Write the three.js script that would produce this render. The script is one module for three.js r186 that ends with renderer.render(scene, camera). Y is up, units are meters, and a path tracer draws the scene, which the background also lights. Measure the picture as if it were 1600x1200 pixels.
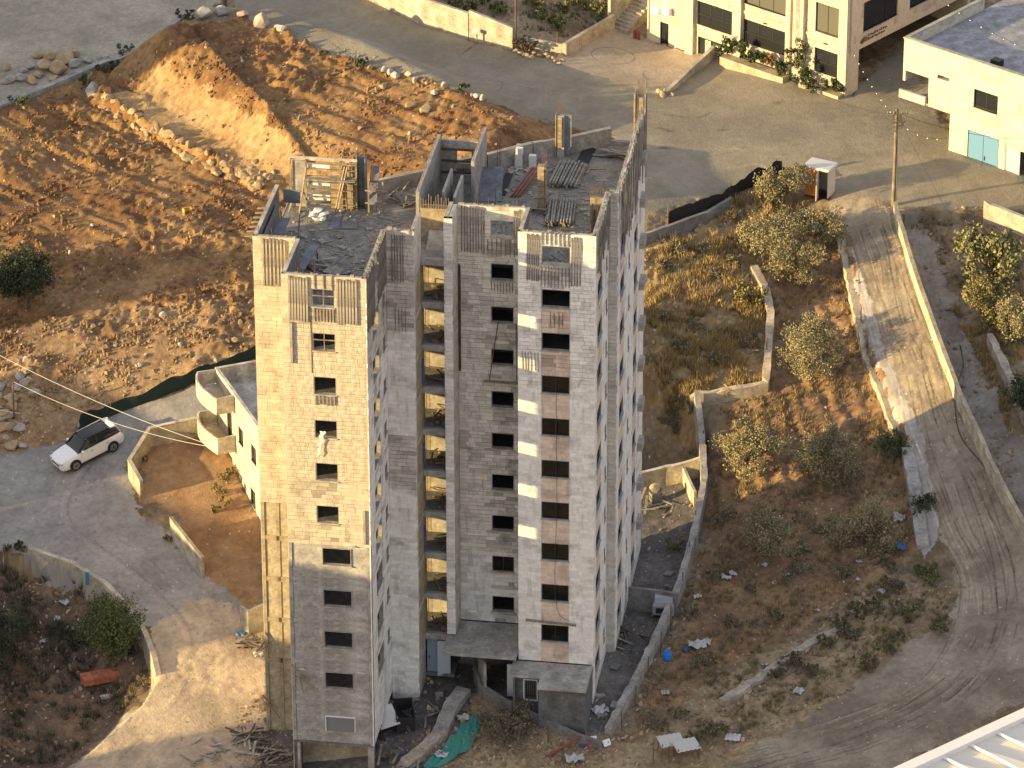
import * as THREE from 'three';
import { mergeGeometries } from 'three/addons/utils/BufferGeometryUtils.js';
import { RoundedBoxGeometry } from 'three/addons/geometries/RoundedBoxGeometry.js';
import { FontLoader } from 'three/addons/loaders/FontLoader.js';
import { TextGeometry } from 'three/addons/geometries/TextGeometry.js';

// ---------------------------------------------------------------- camera, sky, sun, exposure
const V3 = (x, y, z) => new THREE.Vector3(x, y, z);
const scene = new THREE.Scene();
const PITCH = 27.8 * Math.PI / 180, FOC = 7800, ROLL = -0.0022667;
const fwd = V3(0, -Math.sin(PITCH), -Math.cos(PITCH)), r0 = V3(1, 0, 0), u0 = V3().crossVectors(r0, fwd);
const rgt = r0.clone().multiplyScalar(Math.cos(ROLL)).addScaledVector(u0, Math.sin(ROLL));
const upv = u0.clone().multiplyScalar(Math.cos(ROLL)).addScaledVector(r0, -Math.sin(ROLL));
const EYE = V3(0.0354, 155.8788, 262.158);
const camera = new THREE.PerspectiveCamera(2 * Math.atan(600 / FOC) * 180 / Math.PI, 4 / 3, 5, 6000);
camera.position.copy(EYE); camera.up.copy(upv); camera.lookAt(EYE.clone().add(fwd)); camera.updateMatrixWorld();

const renderer = new THREE.WebGLRenderer({ antialias: true });
renderer.toneMapping = THREE.LinearToneMapping;
renderer.toneMappingExposure = 2.25;
renderer.shadowMap.enabled = true;

const SUN_AZ = 18 * Math.PI / 180, SUN_EL = 8.8 * Math.PI / 180;   // low evening sun from the left, a little in front
const sunDir = V3(-Math.cos(SUN_AZ) * Math.cos(SUN_EL), Math.sin(SUN_EL), Math.sin(SUN_AZ) * Math.cos(SUN_EL));
const sun = new THREE.DirectionalLight(new THREE.Color().setRGB(1, 0.725, 0.33), 5.0);
sun.position.copy(sunDir).multiplyScalar(400); sun.target.position.set(0, 0, 0);
sun.castShadow = true; sun.shadow.mapSize.set(4096, 4096); sun.shadow.radius = 1.2;
Object.assign(sun.shadow.camera, { left: -110, right: 110, top: 90, bottom: -90, near: 10, far: 900 });
scene.add(sun, sun.target);
{ // clear evening sky: pale warm horizon, soft blue above, a broad glow round the sun
  const w = 256, h = 128, d = new Float32Array(w * h * 4);
  for (let j = 0; j < h; j++) for (let i = 0; i < w; i++) {
    const el = ((j + 0.5) / h - 0.5) * Math.PI, az = ((i + 0.5) / w - 0.5) * 2 * Math.PI;
    const x = Math.cos(az) * Math.cos(el), z = Math.sin(az) * Math.cos(el), y = Math.sin(el);
    const t = Math.pow(Math.max(0, y), 0.55), c = x * sunDir.x + y * sunDir.y + z * sunDir.z, g = Math.pow(Math.max(0, c), 6);
    let r = 0.43 * (1 - t) + 0.255 * t, gg = 0.405 * (1 - t) + 0.288 * t, b = 0.38 * (1 - t) + 0.375 * t;
    r += 0.65 * g; gg += 0.44 * g; b += 0.19 * g;
    if (y < 0) { r = 0.3; gg = 0.25; b = 0.19; }
    d.set([r, gg, b, 1], (j * w + i) * 4);
  }
  const tex = new THREE.DataTexture(d, w, h, THREE.RGBAFormat, THREE.FloatType);
  tex.mapping = THREE.EquirectangularReflectionMapping; tex.magFilter = tex.minFilter = THREE.LinearFilter; tex.needsUpdate = true;
  scene.background = tex; scene.environment = tex;
}

// ---------------------------------------------------------------- helpers
function rng(seed) { let s = seed >>> 0; return () => { s = (s + 0x6D2B79F5) >>> 0; let t = Math.imul(s ^ (s >>> 15), 1 | s); t = (t + Math.imul(t ^ (t >>> 7), 61 | t)) ^ t; return ((t ^ (t >>> 14)) >>> 0) / 4294967296; }; }
const R = rng(20240611), rr = (a, b) => a + (b - a) * R();
const lerp = (a, b, t) => a + (b - a) * t, clamp = (x, a, b) => Math.min(b, Math.max(a, x)), sstep = (a, b, x) => { const t = clamp((x - a) / (b - a), 0, 1); return t * t * (3 - 2 * t); };
// tileable noise table, values 0..1
const NT = 512, noiseTab = new Float32Array(NT * NT);
{ const r = rng(7);
  for (let o = 0, amp = 1, tot = 0; o < 6; o++, amp *= 0.55) {
    const n = 8 << o, g = new Float32Array(n * n).map(() => r());
    for (let j = 0; j < NT; j++) for (let i = 0; i < NT; i++) {
      const x = i / NT * n, y = j / NT * n, xi = x | 0, yi = y | 0, fx = x - xi, fy = y - yi, sx = fx * fx * (3 - 2 * fx), sy = fy * fy * (3 - 2 * fy), x1 = (xi + 1) % n, y1 = (yi + 1) % n;
      noiseTab[j * NT + i] += amp * lerp(lerp(g[yi * n + xi], g[yi * n + x1], sx), lerp(g[y1 * n + xi], g[y1 * n + x1], sx), sy);
    }
  }
  let mn = 9, mx = -9; for (const v of noiseTab) { mn = Math.min(mn, v); mx = Math.max(mx, v); }
  for (let i = 0; i < noiseTab.length; i++) noiseTab[i] = (noiseTab[i] - mn) / (mx - mn);
}
const noiseFine = new Float32Array(NT * NT); // fine-grained noise over a wide tile
{ const r = rng(17); let tot = 0;
  for (const [n, amp] of [[56, 1], [113, .6], [227, .4]]) { const g = new Float32Array(n * n).map(() => r()); tot += amp;
    for (let j = 0; j < NT; j++) for (let i = 0; i < NT; i++) { const x = i / NT * n, y = j / NT * n, xi = x | 0, yi = y | 0, fx = x - xi, fy = y - yi, sx = fx * fx * (3 - 2 * fx), sy = fy * fy * (3 - 2 * fy), x1 = (xi + 1) % n, y1 = (yi + 1) % n; noiseFine[j * NT + i] += amp * lerp(lerp(g[yi * n + xi], g[yi * n + x1], sx), lerp(g[y1 * n + xi], g[y1 * n + x1], sx), sy); } }
  for (let i = 0; i < noiseFine.length; i++) noiseFine[i] /= tot; }
function nf(x, y, cell) { let u = x / cell * NT, v = y / cell * NT; const ui = Math.floor(u), vi = Math.floor(v), fu = u - ui, fv = v - vi, a = ui & 511, b = vi & 511, a1 = (a + 1) & 511, b1 = (b + 1) & 511; return lerp(lerp(noiseFine[b * NT + a], noiseFine[b * NT + a1], fu), lerp(noiseFine[b1 * NT + a], noiseFine[b1 * NT + a1], fu), fv); }
function nz(x, y, cell) { // fractal noise; cell = metres covered by one 8-cell tile
  let u = x / cell * NT, v = y / cell * NT; const ui = Math.floor(u), vi = Math.floor(v), fu = u - ui, fv = v - vi, a = ui & 511, b = vi & 511, a1 = (a + 1) & 511, b1 = (b + 1) & 511;
  return lerp(lerp(noiseTab[b * NT + a], noiseTab[b * NT + a1], fu), lerp(noiseTab[b1 * NT + a], noiseTab[b1 * NT + a1], fu), fv);
}
// picture pixel (of the 1600 x 1200 survey frame) and height above the yard -> place in the world; used once, to read the plan
function P(px, py, h = 0) {
  const d = fwd.clone().multiplyScalar(FOC).addScaledVector(rgt, px - 800).addScaledVector(upv, 600 - py);
  return EYE.clone().addScaledVector(d, (h - EYE.y) / d.y);
}
const used = {};
function numbered(n) { const k = used[n] = (used[n] ?? -1) + 1; return k ? n + '_' + String(k).padStart(3, '0') : n; }
function shadowy(m) { m.castShadow = m.receiveShadow = true; return m; }
function tag(o, label, category, group, kind) { if (label) o.userData.label = label; if (category) o.userData.category = category; if (group) o.userData.group = group; if (kind) o.userData.kind = kind; return o; }
function part(name, geo, mat, parent) { const g = Array.isArray(geo) ? (geo.length > 1 ? mergeGeometries(geo) : geo[0]) : geo; const m = shadowy(new THREE.Mesh(g, mat)); m.name = name; parent.add(m); return m; }
function single(name, geo, mat, label, category, group) { const m = part(numbered(name), geo, mat, scene); return tag(m, label, category, group); }
function thing(name, label, category, pos, turn = 0, group) { const o = new THREE.Group(); o.name = numbered(name); if (pos) o.position.copy(pos); o.rotation.y = turn; scene.add(o); return tag(o, label, category, group); }
function struct(name, geo, mat) { const m = part(numbered(name), geo, mat, scene); m.userData.kind = 'structure'; return m; }
function uvBox(g) { // box-mapped uv in metres
  const p = g.attributes.position, n = g.attributes.normal, uv = new Float32Array(p.count * 2);
  for (let i = 0; i < p.count; i++) { const ax = Math.abs(n.getX(i)), ay = Math.abs(n.getY(i)), az = Math.abs(n.getZ(i)); let u, v;
    if (ay >= ax && ay >= az) { u = p.getX(i); v = p.getZ(i); } else if (ax >= az) { u = p.getZ(i); v = p.getY(i); } else { u = p.getX(i); v = p.getY(i); }
    uv[i * 2] = u; uv[i * 2 + 1] = v; }
  g.setAttribute('uv', new THREE.BufferAttribute(uv, 2)); return g;
}
const plain = (g) => { g = g.index ? g.toNonIndexed() : g; for (const k of Object.keys(g.attributes)) if (!['position', 'normal', 'uv'].includes(k)) g.deleteAttribute(k); return g; };
function box(w, h, d, x = 0, y = 0, z = 0, ry = 0, rx = 0, rz = 0) { // centred box
  const g = plain(new THREE.BoxGeometry(w, h, d)); uvBox(g);
  if (rx || ry || rz) g.applyMatrix4(new THREE.Matrix4().makeRotationFromEuler(new THREE.Euler(rx, ry, rz, 'YXZ')));
  g.translate(x, y, z); return g;
}
const boxB = (x0, x1, y0, y1, z0, z1) => { const g = box(x1 - x0, y1 - y0, z1 - z0, (x0 + x1) / 2, (y0 + y1) / 2, (z0 + z1) / 2); return uvBox(g); };
function bar(a, b, w, h = w) { // rectangular bar between two points
  const d = V3().subVectors(b, a), l = d.length(), g = plain(new THREE.BoxGeometry(w, h, l)); uvBox(g);
  const m = new THREE.Matrix4().lookAt(V3(), d, Math.abs(d.y / l) > 0.99 ? V3(1, 0, 0) : V3(0, 1, 0)).setPosition(V3().addVectors(a, b).multiplyScalar(0.5));
  return g.applyMatrix4(m);
}
function rod(a, b, r, r2 = r, seg = 6) { const d = V3().subVectors(b, a), l = d.length(), g = plain(new THREE.CylinderGeometry(r2, r, l, seg)); g.applyMatrix4(new THREE.Matrix4().makeRotationFromQuaternion(new THREE.Quaternion().setFromUnitVectors(V3(0, 1, 0), d.normalize())).setPosition(V3().addVectors(a, b).multiplyScalar(0.5))); return g; }
function tube(pts, r, seg = 24, rad = 5) { return plain(new THREE.TubeGeometry(new THREE.CatmullRomCurve3(pts), seg, r, rad)); }
function rockGeo(seed, detail = 1, flat = 0.75) { // an angular stone, about 1 m across
  const r = rng(seed), g0 = new THREE.IcosahedronGeometry(0.5, detail), p = g0.attributes.position, memo = {};
  const pl = Array.from({ length: 9 }, () => [V3(r() - .5, r() - .5, r() - .5).normalize(), 0.2 + r() * 0.2]);
  for (let i = 0; i < p.count; i++) { const v = V3().fromBufferAttribute(p, i), k = v.toArray().map((x) => x.toFixed(3)).join(); let q = memo[k];
    if (!q) { q = v.clone().multiplyScalar(0.92 + r() * 0.16); for (const [n, d] of pl) { const t = q.dot(n); if (t > d) q.addScaledVector(n, (d - t) * 0.9); } q.y *= flat; memo[k] = q; }
    p.setXYZ(i, q.x, q.y, q.z); }
  g0.computeVertexNormals(); return plain(g0);
}
// ---- textures
function dataTex(n, fn, srgb = true, rep = 1) {
  const d = new Uint8Array(n * n * 4);
  for (let j = 0; j < n; j++) for (let i = 0; i < n; i++) { const c = fn(i / n, j / n); d.set([clamp(c[0], 0, 1) * 255, clamp(c[1], 0, 1) * 255, clamp(c[2], 0, 1) * 255, 255], (j * n + i) * 4); }
  const t = new THREE.DataTexture(d, n, n); t.magFilter = THREE.LinearFilter; t.minFilter = THREE.LinearMipmapLinearFilter; t.generateMipmaps = true; t.wrapS = t.wrapT = THREE.RepeatWrapping; t.repeat.set(rep, rep);
  if (srgb) t.colorSpace = THREE.SRGBColorSpace; t.needsUpdate = true; return t;
}
const gray = (v) => [v, v, v];
const txConcrete = dataTex(512, (u, v) => { const a = nz(u, v, 1), b = nz(u + .3, v * .33 + .1, 1), c = nz(u * 4, v * 4, 1); return gray(0.86 + 0.26 * (a - .5) + 0.14 * (b - .5) + 0.2 * (c - .5)); }, true, 1 / 5);
const txStain = dataTex(512, (u, v) => { const a = nz(u, v, 1), b = nz(u * 3, v * 0.25, 1), c = nz(u * 5, v * 5, 1); const s = sstep(.52, .85, a) * .12 + sstep(.6, .85, b) * .12; return [1 - s + .12 * (c - .6), .99 - s + .12 * (c - .6), .97 - s * 1.0 + .12 * (c - .6)]; }, true, 1 / 7);
const txWood = dataTex(256, (u, v) => { const a = nz(u * .15, v * 3, 1), b = nz(u, v, 1); return gray(0.84 + 0.35 * (a - .5) + 0.25 * (b - .5)); }, true, 1 / 1.5);
const txBump = dataTex(512, (u, v) => gray(nf(u, v, 1)), false, 1 / 6);
function mat(r, g, b, o = {}) { const { map, bump, ...rest } = o; const m = new THREE.MeshStandardMaterial({ roughness: 0.92, metalness: 0, ...rest }); m.color.setRGB(r, g, b); if (map) m.map = map; if (bump) { m.bumpMap = txBump; m.bumpScale = bump; } return m; }

// ---------------------------------------------------------------- terrain
const ctrl = [
  [700,1090,.1],[800,1060,.1],[950,1090,0],[1000,1000,.1],[1030,930,.2],[1040,830,.6],[1050,760,1],[600,1185,-1.2],[480,1190,-2.2],[405,1150,-2.1],[300,1080,-1.4],[330,960,-.6],[250,900,.1],[100,800,1],[150,730,2.1],[250,650,3.4],[330,615,4.2],[420,580,5],[0,745,1.2],[0,830,.9],
  [280,740,2.2],[340,860,.4],[395,830,.9],[250,1180,-2.2],[350,1190,-2.3],[60,1180,-2.5],[100,1000,-1],[0,950,0],[130,650,2.7],[260,600,4],[400,548,5.2],[60,560,4.6],[150,540,5],[300,510,5.8],[390,490,6.1],
  [60,450,5.8],[200,430,6.2],[350,400,6.8],[80,320,7],[250,300,7.4],[390,320,7.2],[100,210,8.2],[20,200,8.6],[160,170,8.6],[300,230,8],[300,140,8.9],[430,200,8.4],[600,230,8.3],[680,270,8],[500,120,9.3],[650,170,9.3],[800,220,9.6],
  [430,30,10],[600,60,10.2],[720,110,10.2],[860,150,10.3],[1000,190,10.3],[1100,260,10.3],[1005,320,10.2],[1230,260,10.4],[1380,260,10.5],[1550,300,10.5],[1250,180,10.5],[1400,200,10.6],[950,85,9.9],[1060,105,9.7],[1000,50,9.6],[1200,60,10.7],[1000,0,10.9],[1600,100,10.7],[700,0,10.9],[600,0,10.6],
  [100,60,9.9],[0,120,9.3],[250,20,10.2],[0,0,10.4],[330,0,10.4],[1020,400,8.7],[1100,380,8.8],[1180,330,9.3],[1050,470,7.4],[1150,470,7.4],[1050,550,6],[1150,560,5.8],[1180,600,5.1],[1040,620,4.6],[1060,690,2.6],
  [1250,300,9.8],[1230,400,8.3],[1280,440,7.6],[1240,520,6.4],[1290,560,5.9],[1250,640,4.6],[1350,640,4.9],[1150,680,3.6],[1300,720,3.3],[1180,770,2.3],[1350,800,2.4],[1130,860,1],[1300,890,1],[1100,980,.3],[1250,960,.4],[1060,1080,-.3],[1150,1080,-.2],[1000,1170,-.8],[1100,1190,-1],
  [1350,320,10.2],[1390,420,8.6],[1410,520,7.2],[1440,620,5.9],[1470,720,4.5],[1510,810,3.3],[1560,900,2.2],[1540,1010,1.1],[1450,1100,.2],[1300,1150,-.5],[1400,960,1.2],[1450,380,9.5],[1520,480,8.2],[1550,600,6.9],[1600,720,5.5],[1590,400,9.3],[1600,550,7.8],[1600,850,3.4],
  [900,1190,-1],[750,1180,-.9],[1500,1200,-.4],[1600,1100,.8],
].map(([x, y, h]) => { const p = P(x, y, h); return [p.x, p.z, h]; }).concat([[-75, -95, 10.2], [75, -100, 11.2], [-75, 50, -5], [75, 50, -3], [0, 55, -5], [-70, -20, 1], [70, -20, 6.5], [0, -115, 11.2], [-60, 10, -2.5], [60, 15, 0]]);
const tpsW = (() => { // thin-plate spline through the surveyed heights
  const n = ctrl.length, N = n + 3, A = Array.from({ length: N }, () => new Float64Array(N + 1));
  const U = (r2) => r2 < 1e-9 ? 0 : 0.5 * r2 * Math.log(r2);
  for (let i = 0; i < n; i++) { for (let j = 0; j < n; j++) A[i][j] = U((ctrl[i][0] - ctrl[j][0]) ** 2 + (ctrl[i][1] - ctrl[j][1]) ** 2); A[i][i] += 6; A[i][n] = A[n][i] = 1; A[i][n + 1] = A[n + 1][i] = ctrl[i][0]; A[i][n + 2] = A[n + 2][i] = ctrl[i][1]; A[i][N] = ctrl[i][2]; }
  for (let c = 0; c < N; c++) { let p = c; for (let r = c + 1; r < N; r++) if (Math.abs(A[r][c]) > Math.abs(A[p][c])) p = r; [A[c], A[p]] = [A[p], A[c]];
    for (let r = 0; r < N; r++) if (r !== c) { const f = A[r][c] / A[c][c]; if (f) for (let k = c; k <= N; k++) A[r][k] -= f * A[c][k]; } }
  return A.map((row, i) => row[N] / row[i]);
})();
function hBase(x, z) { const n = ctrl.length; let s = tpsW[n] + tpsW[n + 1] * x + tpsW[n + 2] * z; for (let i = 0; i < n; i++) { const dx = x - ctrl[i][0], dz = z - ctrl[i][1], r2 = dx * dx + dz * dz; if (r2 > 1e-9) s += tpsW[i] * 0.5 * r2 * Math.log(r2); } return s; }
const inPoly = (x, z, q) => { let c = false; for (let i = 0, j = q.length - 1; i < q.length; j = i++) { const a = q[i], b = q[j]; if ((a[1] > z) !== (b[1] > z) && x < (b[0] - a[0]) * (z - a[1]) / (b[1] - a[1]) + a[0]) c = !c; } return c; };
const segD = (x, z, a, b) => { const dx = b[0] - a[0], dz = b[1] - a[1], t = clamp(((x - a[0]) * dx + (z - a[1]) * dz) / (dx * dx + dz * dz), 0, 1); return Math.hypot(x - a[0] - t * dx, z - a[1] - t * dz); };
const polyD = (x, z, q) => { let d = 1e9; for (let i = 0, j = q.length - 1; i < q.length; j = i++) d = Math.min(d, segD(x, z, q[i], q[j])); return inPoly(x, z, q) ? d : -d; };
function hit(px, py, f) { // where the line of sight through a survey pixel meets the height function f
  let h = 4, p; for (let i = 0; i < 40; i++) { p = P(px, py, h); const g = f(p.x, p.z); if (Math.abs(g - h) < 0.003) break; h += (g - h) * 0.55; } p.y = h; return p;
}
const gB = (px, py) => { const p = hit(px, py, hBase); return [p.x, p.z]; };
const steps = [ // terraces, cuttings and the pit: outline, change of level, width of the edge
  { dh: -1.6, w: .3, wx: [-32, -28.5, 3.5], px: [[-60,900],[20,905],[44,872],[110,890],[165,925],[215,985],[232,1012],[238,1062],[215,1100],[110,1195],[60,1260],[-60,1260]] },
  { dh: -1.6, w: 4, inside: 1, px: [[-60,900],[20,905],[44,872],[110,890],[165,925],[215,985],[232,1012],[238,1062],[215,1100],[110,1195],[60,1260],[-60,1260]] },
  { dh: 2.6, w: 5, px: [[285,108],[380,170],[478,240],[700,330],[770,240],[700,190],[560,120],[420,70],[330,70]] },
  { dh: .7, w: .4, px: [[155,160],[300,245],[415,300],[480,285],[285,95],[190,110]] },
  { dh: 1.0, w: .5, fade: [-38, -33, -13, -6], px: [[1316,345],[1330,430],[1350,540],[1400,660],[1422,740],[1434,865],[1500,860],[1590,830],[1506,640],[1450,480],[1408,340],[1370,300]] },
  { dh: -.7, w: .4, px: [[1410,340],[1452,480],[1508,640],[1620,850],[1750,850],[1700,330]] },
  { dh: -1.6, w: 1.2, px: [[1000,590],[1040,610],[1085,690],[1082,712],[1000,730],[960,700],[960,600]] },
].map((s) => { const q = s.px.map(([x, y]) => gB(x, y)); return { ...s, q, bb: [Math.min(...q.map((p) => p[0])) - s.w, Math.max(...q.map((p) => p[0])) + s.w, Math.min(...q.map((p) => p[1])) - s.w, Math.max(...q.map((p) => p[1])) + s.w] }; });
function hMacro(x, z) { let h = hBase(x, z); for (const s of steps) { const b = s.bb; if (x < b[0] || x > b[1] || z < b[2] || z > b[3]) continue; const ws = s.w; if (s.wx) s.w = lerp(s.wx[2], ws, sstep(s.wx[0], s.wx[1], x)); h += s.dh * (s.inside ? sstep(0, s.w, polyD(x, z, s.q)) : sstep(-s.w, 0, polyD(x, z, s.q))) * (s.fade ? sstep(s.fade[0], s.fade[1], z) * (1 - sstep(s.fade[2], s.fade[3], z)) : 1); s.w = ws; } return h; }
const G0 = (px, py) => hit(px, py, hMacro);
const zone = (px) => px.map(([x, y]) => { const p = G0(x, y); return [p.x, p.z]; });

// ground cover: colours (linear) and roughness of the relief, drawn as a plan of the site
const TX = 2048, X0 = -41, X1 = 41, Z0 = -80, Z1 = 22;
const colA = new Float32Array(TX * TX * 3), ampA = new Float32Array(TX * TX), zoneA = new Uint8Array(TX * TX);
const zones = [
  { c: [[0.211,0.155,0.092],[0.272,0.209,0.129],[0.150,0.108,0.061]], amp: .16, sp: .05 },                                    // 0 dry hillside
  { c: [[0.219,0.121,0.046],[0.280,0.168,0.071],[0.143,0.071,0.027]], amp: .24, sp: .07, px: [[-80,180],[-80,600],[130,645],[410,545],[480,420],[720,330],[910,205],[740,140],[560,72],[400,25],[330,40],[190,92],[60,150],[-80,200]] }, // 1 orange earth
  { c: [[0.350,0.226,0.103],[0.395,0.263,0.127],[0.289,0.177,0.075]], amp: .1, sp: .02, px: [[170,150],[255,95],[330,150],[480,255],[520,330],[420,300],[300,240]] }, // 2 paler bank
  { c: [[0.277,0.176,0.086],[0.330,0.229,0.119],[0.191,0.114,0.053]], amp: .26, sp: .12, px: [[-80,545],[60,500],[200,480],[400,470],[410,550],[130,650],[120,700],[-80,720]] }, // 3 stony bank by the fence
  { c: [[0.270,0.253,0.229],[0.319,0.295,0.262],[0.213,0.201,0.184]], amp: .035, sp: .03, px: [[-80,712],[110,690],[128,652],[300,605],[440,560],[440,620],[320,652],[232,664],[200,702],[212,780],[262,830],[330,905],[415,930],[420,1160],[330,1260],[60,1260],[110,1196],[215,1100],[240,1066],[232,1010],[165,920],[40,862],[-80,850]] }, // 4 gravel lane
  { c: [[0.437,0.344,0.233],[0.512,0.409,0.279],[0.344,0.270,0.186]], amp: .06, sp: .05, px: [[225,1000],[300,930],[410,960],[418,1160],[330,1260],[60,1260],[120,1196],[245,1070]] }, // 5 pale dirt of the lane
  { c: [[0.288,0.174,0.086],[0.336,0.214,0.112],[0.216,0.123,0.061]], amp: .05, sp: .03, px: [[232,692],[318,655],[345,700],[402,800],[412,990],[378,945],[322,905],[268,800],[226,782],[222,705]] }, // 6 red earth garden
  { c: [[0.133,0.091,0.059],[0.189,0.126,0.077],[0.077,0.056,0.038]], amp: .22, sp: .09, px: [[-80,862],[40,872],[110,893],[163,928],[213,988],[230,1015],[236,1062],[212,1098],[106,1196],[60,1270],[-80,1270]] }, // 7 pit
  { c: [[0.327,0.287,0.213],[0.377,0.335,0.253],[0.270,0.238,0.180]], amp: .06, sp: .03, px: [[-80,-60],[345,-60],[335,18],[210,82],[60,138],[-80,200]] }, // 8 pale levelled lot
  { c: [[0.236,0.207,0.148],[0.271,0.240,0.175],[0.202,0.177,0.130]], amp: .012, sp: .006, px: [[345,-60],[620,-60],[655,30],[740,66],[860,94],[1035,150],[1110,84],[1250,128],[1330,150],[1410,60],[1450,160],[1510,245],[1680,300],[1680,345],[1480,335],[1400,322],[1310,306],[1250,262],[1215,262],[1150,290],[1005,338],[960,340],[960,215],[860,190],[722,143],[560,98],[480,68],[390,30]] }, // 9 upper road
  { c: [[0.391,0.316,0.223],[0.446,0.363,0.260],[0.335,0.270,0.186]], amp: .008, sp: .004, px: [[862,94],[880,70],[962,30],[1062,80],[1112,84],[1036,151]] }, // 10 forecourt
  { c: [[0.244,0.199,0.141],[0.303,0.254,0.181],[0.185,0.143,0.099]], amp: .06, sp: .05, px: [[1300,300],[1398,322],[1440,480],[1500,645],[1610,850],[1700,900],[1700,1060],[1560,1110],[1390,1200],[1200,1260],[1090,1260],[1160,1170],[1300,1090],[1400,1020],[1500,930],[1470,850],[1440,740],[1405,640],[1355,540],[1332,420],[1305,330]] }, // 11 dirt drive
  { c: [[0.307,0.279,0.242],[0.372,0.344,0.307],[0.242,0.219,0.186]], amp: .03, sp: .02, px: [[1322,420],[1345,430],[1385,560],[1440,680],[1465,840],[1440,872],[1424,820],[1402,670],[1352,545]] }, // 12 pale concrete strip
  { c: [[.220,.135,.070],[.290,.185,.095],[.155,.095,.052]], amp: .2, sp: .05, px: [[1245,310],[1300,345],[1326,430],[1348,545],[1396,662],[1420,745],[1428,865],[1262,970],[1100,1060],[965,1170],[1055,1000],[1100,850],[1114,725],[1125,645],[1205,612],[1208,470],[1198,400]] }, // 13 field
  { c: [[0.230,0.162,0.073],[0.288,0.206,0.094],[0.167,0.114,0.052]], amp: .24, sp: .06, px: [[1000,385],[1060,345],[1150,300],[1215,270],[1235,310],[1198,400],[1204,470],[1198,600],[1080,625],[1085,690],[1000,600]] }, // 14 grassy hillside
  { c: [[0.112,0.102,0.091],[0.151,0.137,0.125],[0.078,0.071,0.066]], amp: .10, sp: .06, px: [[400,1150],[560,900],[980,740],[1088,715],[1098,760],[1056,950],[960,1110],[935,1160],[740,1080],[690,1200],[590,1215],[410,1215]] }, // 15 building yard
  { c: [[0.281,0.208,0.119],[0.343,0.263,0.154],[0.218,0.154,0.084]], amp: .15, sp: .09, px: [[680,1200],[745,1090],[940,1150],[1000,1160],[1090,1070],[1260,985],[1400,890],[1500,920],[1400,1020],[1290,1090],[1160,1170],[1080,1260],[680,1260]] }, // 16 spoil in front
  { c: [[.220,.135,.070],[.290,.185,.095],[.155,.095,.052]], amp: .24, sp: .04, px: [[1245,310],[1300,345],[1326,430],[1348,545],[1396,662],[1420,735],[1300,752],[1180,778],[1112,790],[1114,725],[1125,645],[1205,612],[1208,470],[1198,400]] }, // 17 red ploughed part of the field
  { c: [[0.251,0.214,0.167],[0.316,0.270,0.214],[0.186,0.153,0.121]], amp: .05, sp: .05, px: [[1405,325],[1445,332],[1490,470],[1545,610],[1640,760],[1640,870],[1612,850],[1505,640],[1450,480]] }, // 17 right path
];
for (const zn of zones) if (zn.px) zn.q = zone(zn.px);
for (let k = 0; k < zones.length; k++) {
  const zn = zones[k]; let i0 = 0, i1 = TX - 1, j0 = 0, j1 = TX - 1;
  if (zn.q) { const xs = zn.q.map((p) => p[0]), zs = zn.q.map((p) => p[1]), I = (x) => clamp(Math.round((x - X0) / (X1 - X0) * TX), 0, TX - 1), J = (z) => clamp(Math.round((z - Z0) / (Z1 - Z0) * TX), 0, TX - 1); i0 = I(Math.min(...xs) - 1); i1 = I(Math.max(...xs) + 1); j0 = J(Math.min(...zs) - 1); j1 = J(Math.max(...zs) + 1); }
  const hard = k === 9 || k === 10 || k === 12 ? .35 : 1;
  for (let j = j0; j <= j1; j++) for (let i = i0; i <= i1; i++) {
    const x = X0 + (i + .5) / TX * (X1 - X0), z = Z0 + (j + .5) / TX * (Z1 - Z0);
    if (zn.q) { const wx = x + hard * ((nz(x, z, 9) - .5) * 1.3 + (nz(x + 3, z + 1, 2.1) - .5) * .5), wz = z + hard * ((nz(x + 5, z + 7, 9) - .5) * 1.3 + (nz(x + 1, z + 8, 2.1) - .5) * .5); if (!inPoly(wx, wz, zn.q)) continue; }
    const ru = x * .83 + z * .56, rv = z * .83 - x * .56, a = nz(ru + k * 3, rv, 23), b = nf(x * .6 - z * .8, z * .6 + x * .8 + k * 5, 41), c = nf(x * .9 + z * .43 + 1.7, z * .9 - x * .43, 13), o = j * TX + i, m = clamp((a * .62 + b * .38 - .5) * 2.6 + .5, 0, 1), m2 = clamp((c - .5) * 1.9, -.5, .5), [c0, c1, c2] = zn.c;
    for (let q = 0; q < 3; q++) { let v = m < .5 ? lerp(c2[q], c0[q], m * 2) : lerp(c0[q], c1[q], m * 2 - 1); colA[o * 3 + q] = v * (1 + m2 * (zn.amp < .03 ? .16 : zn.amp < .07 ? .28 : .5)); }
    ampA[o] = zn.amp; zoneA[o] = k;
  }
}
const texAt = (x, z) => clamp(((z - Z0) / (Z1 - Z0) * TX) | 0, 0, TX - 1) * TX + clamp(((x - X0) / (X1 - X0) * TX) | 0, 0, TX - 1);
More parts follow.
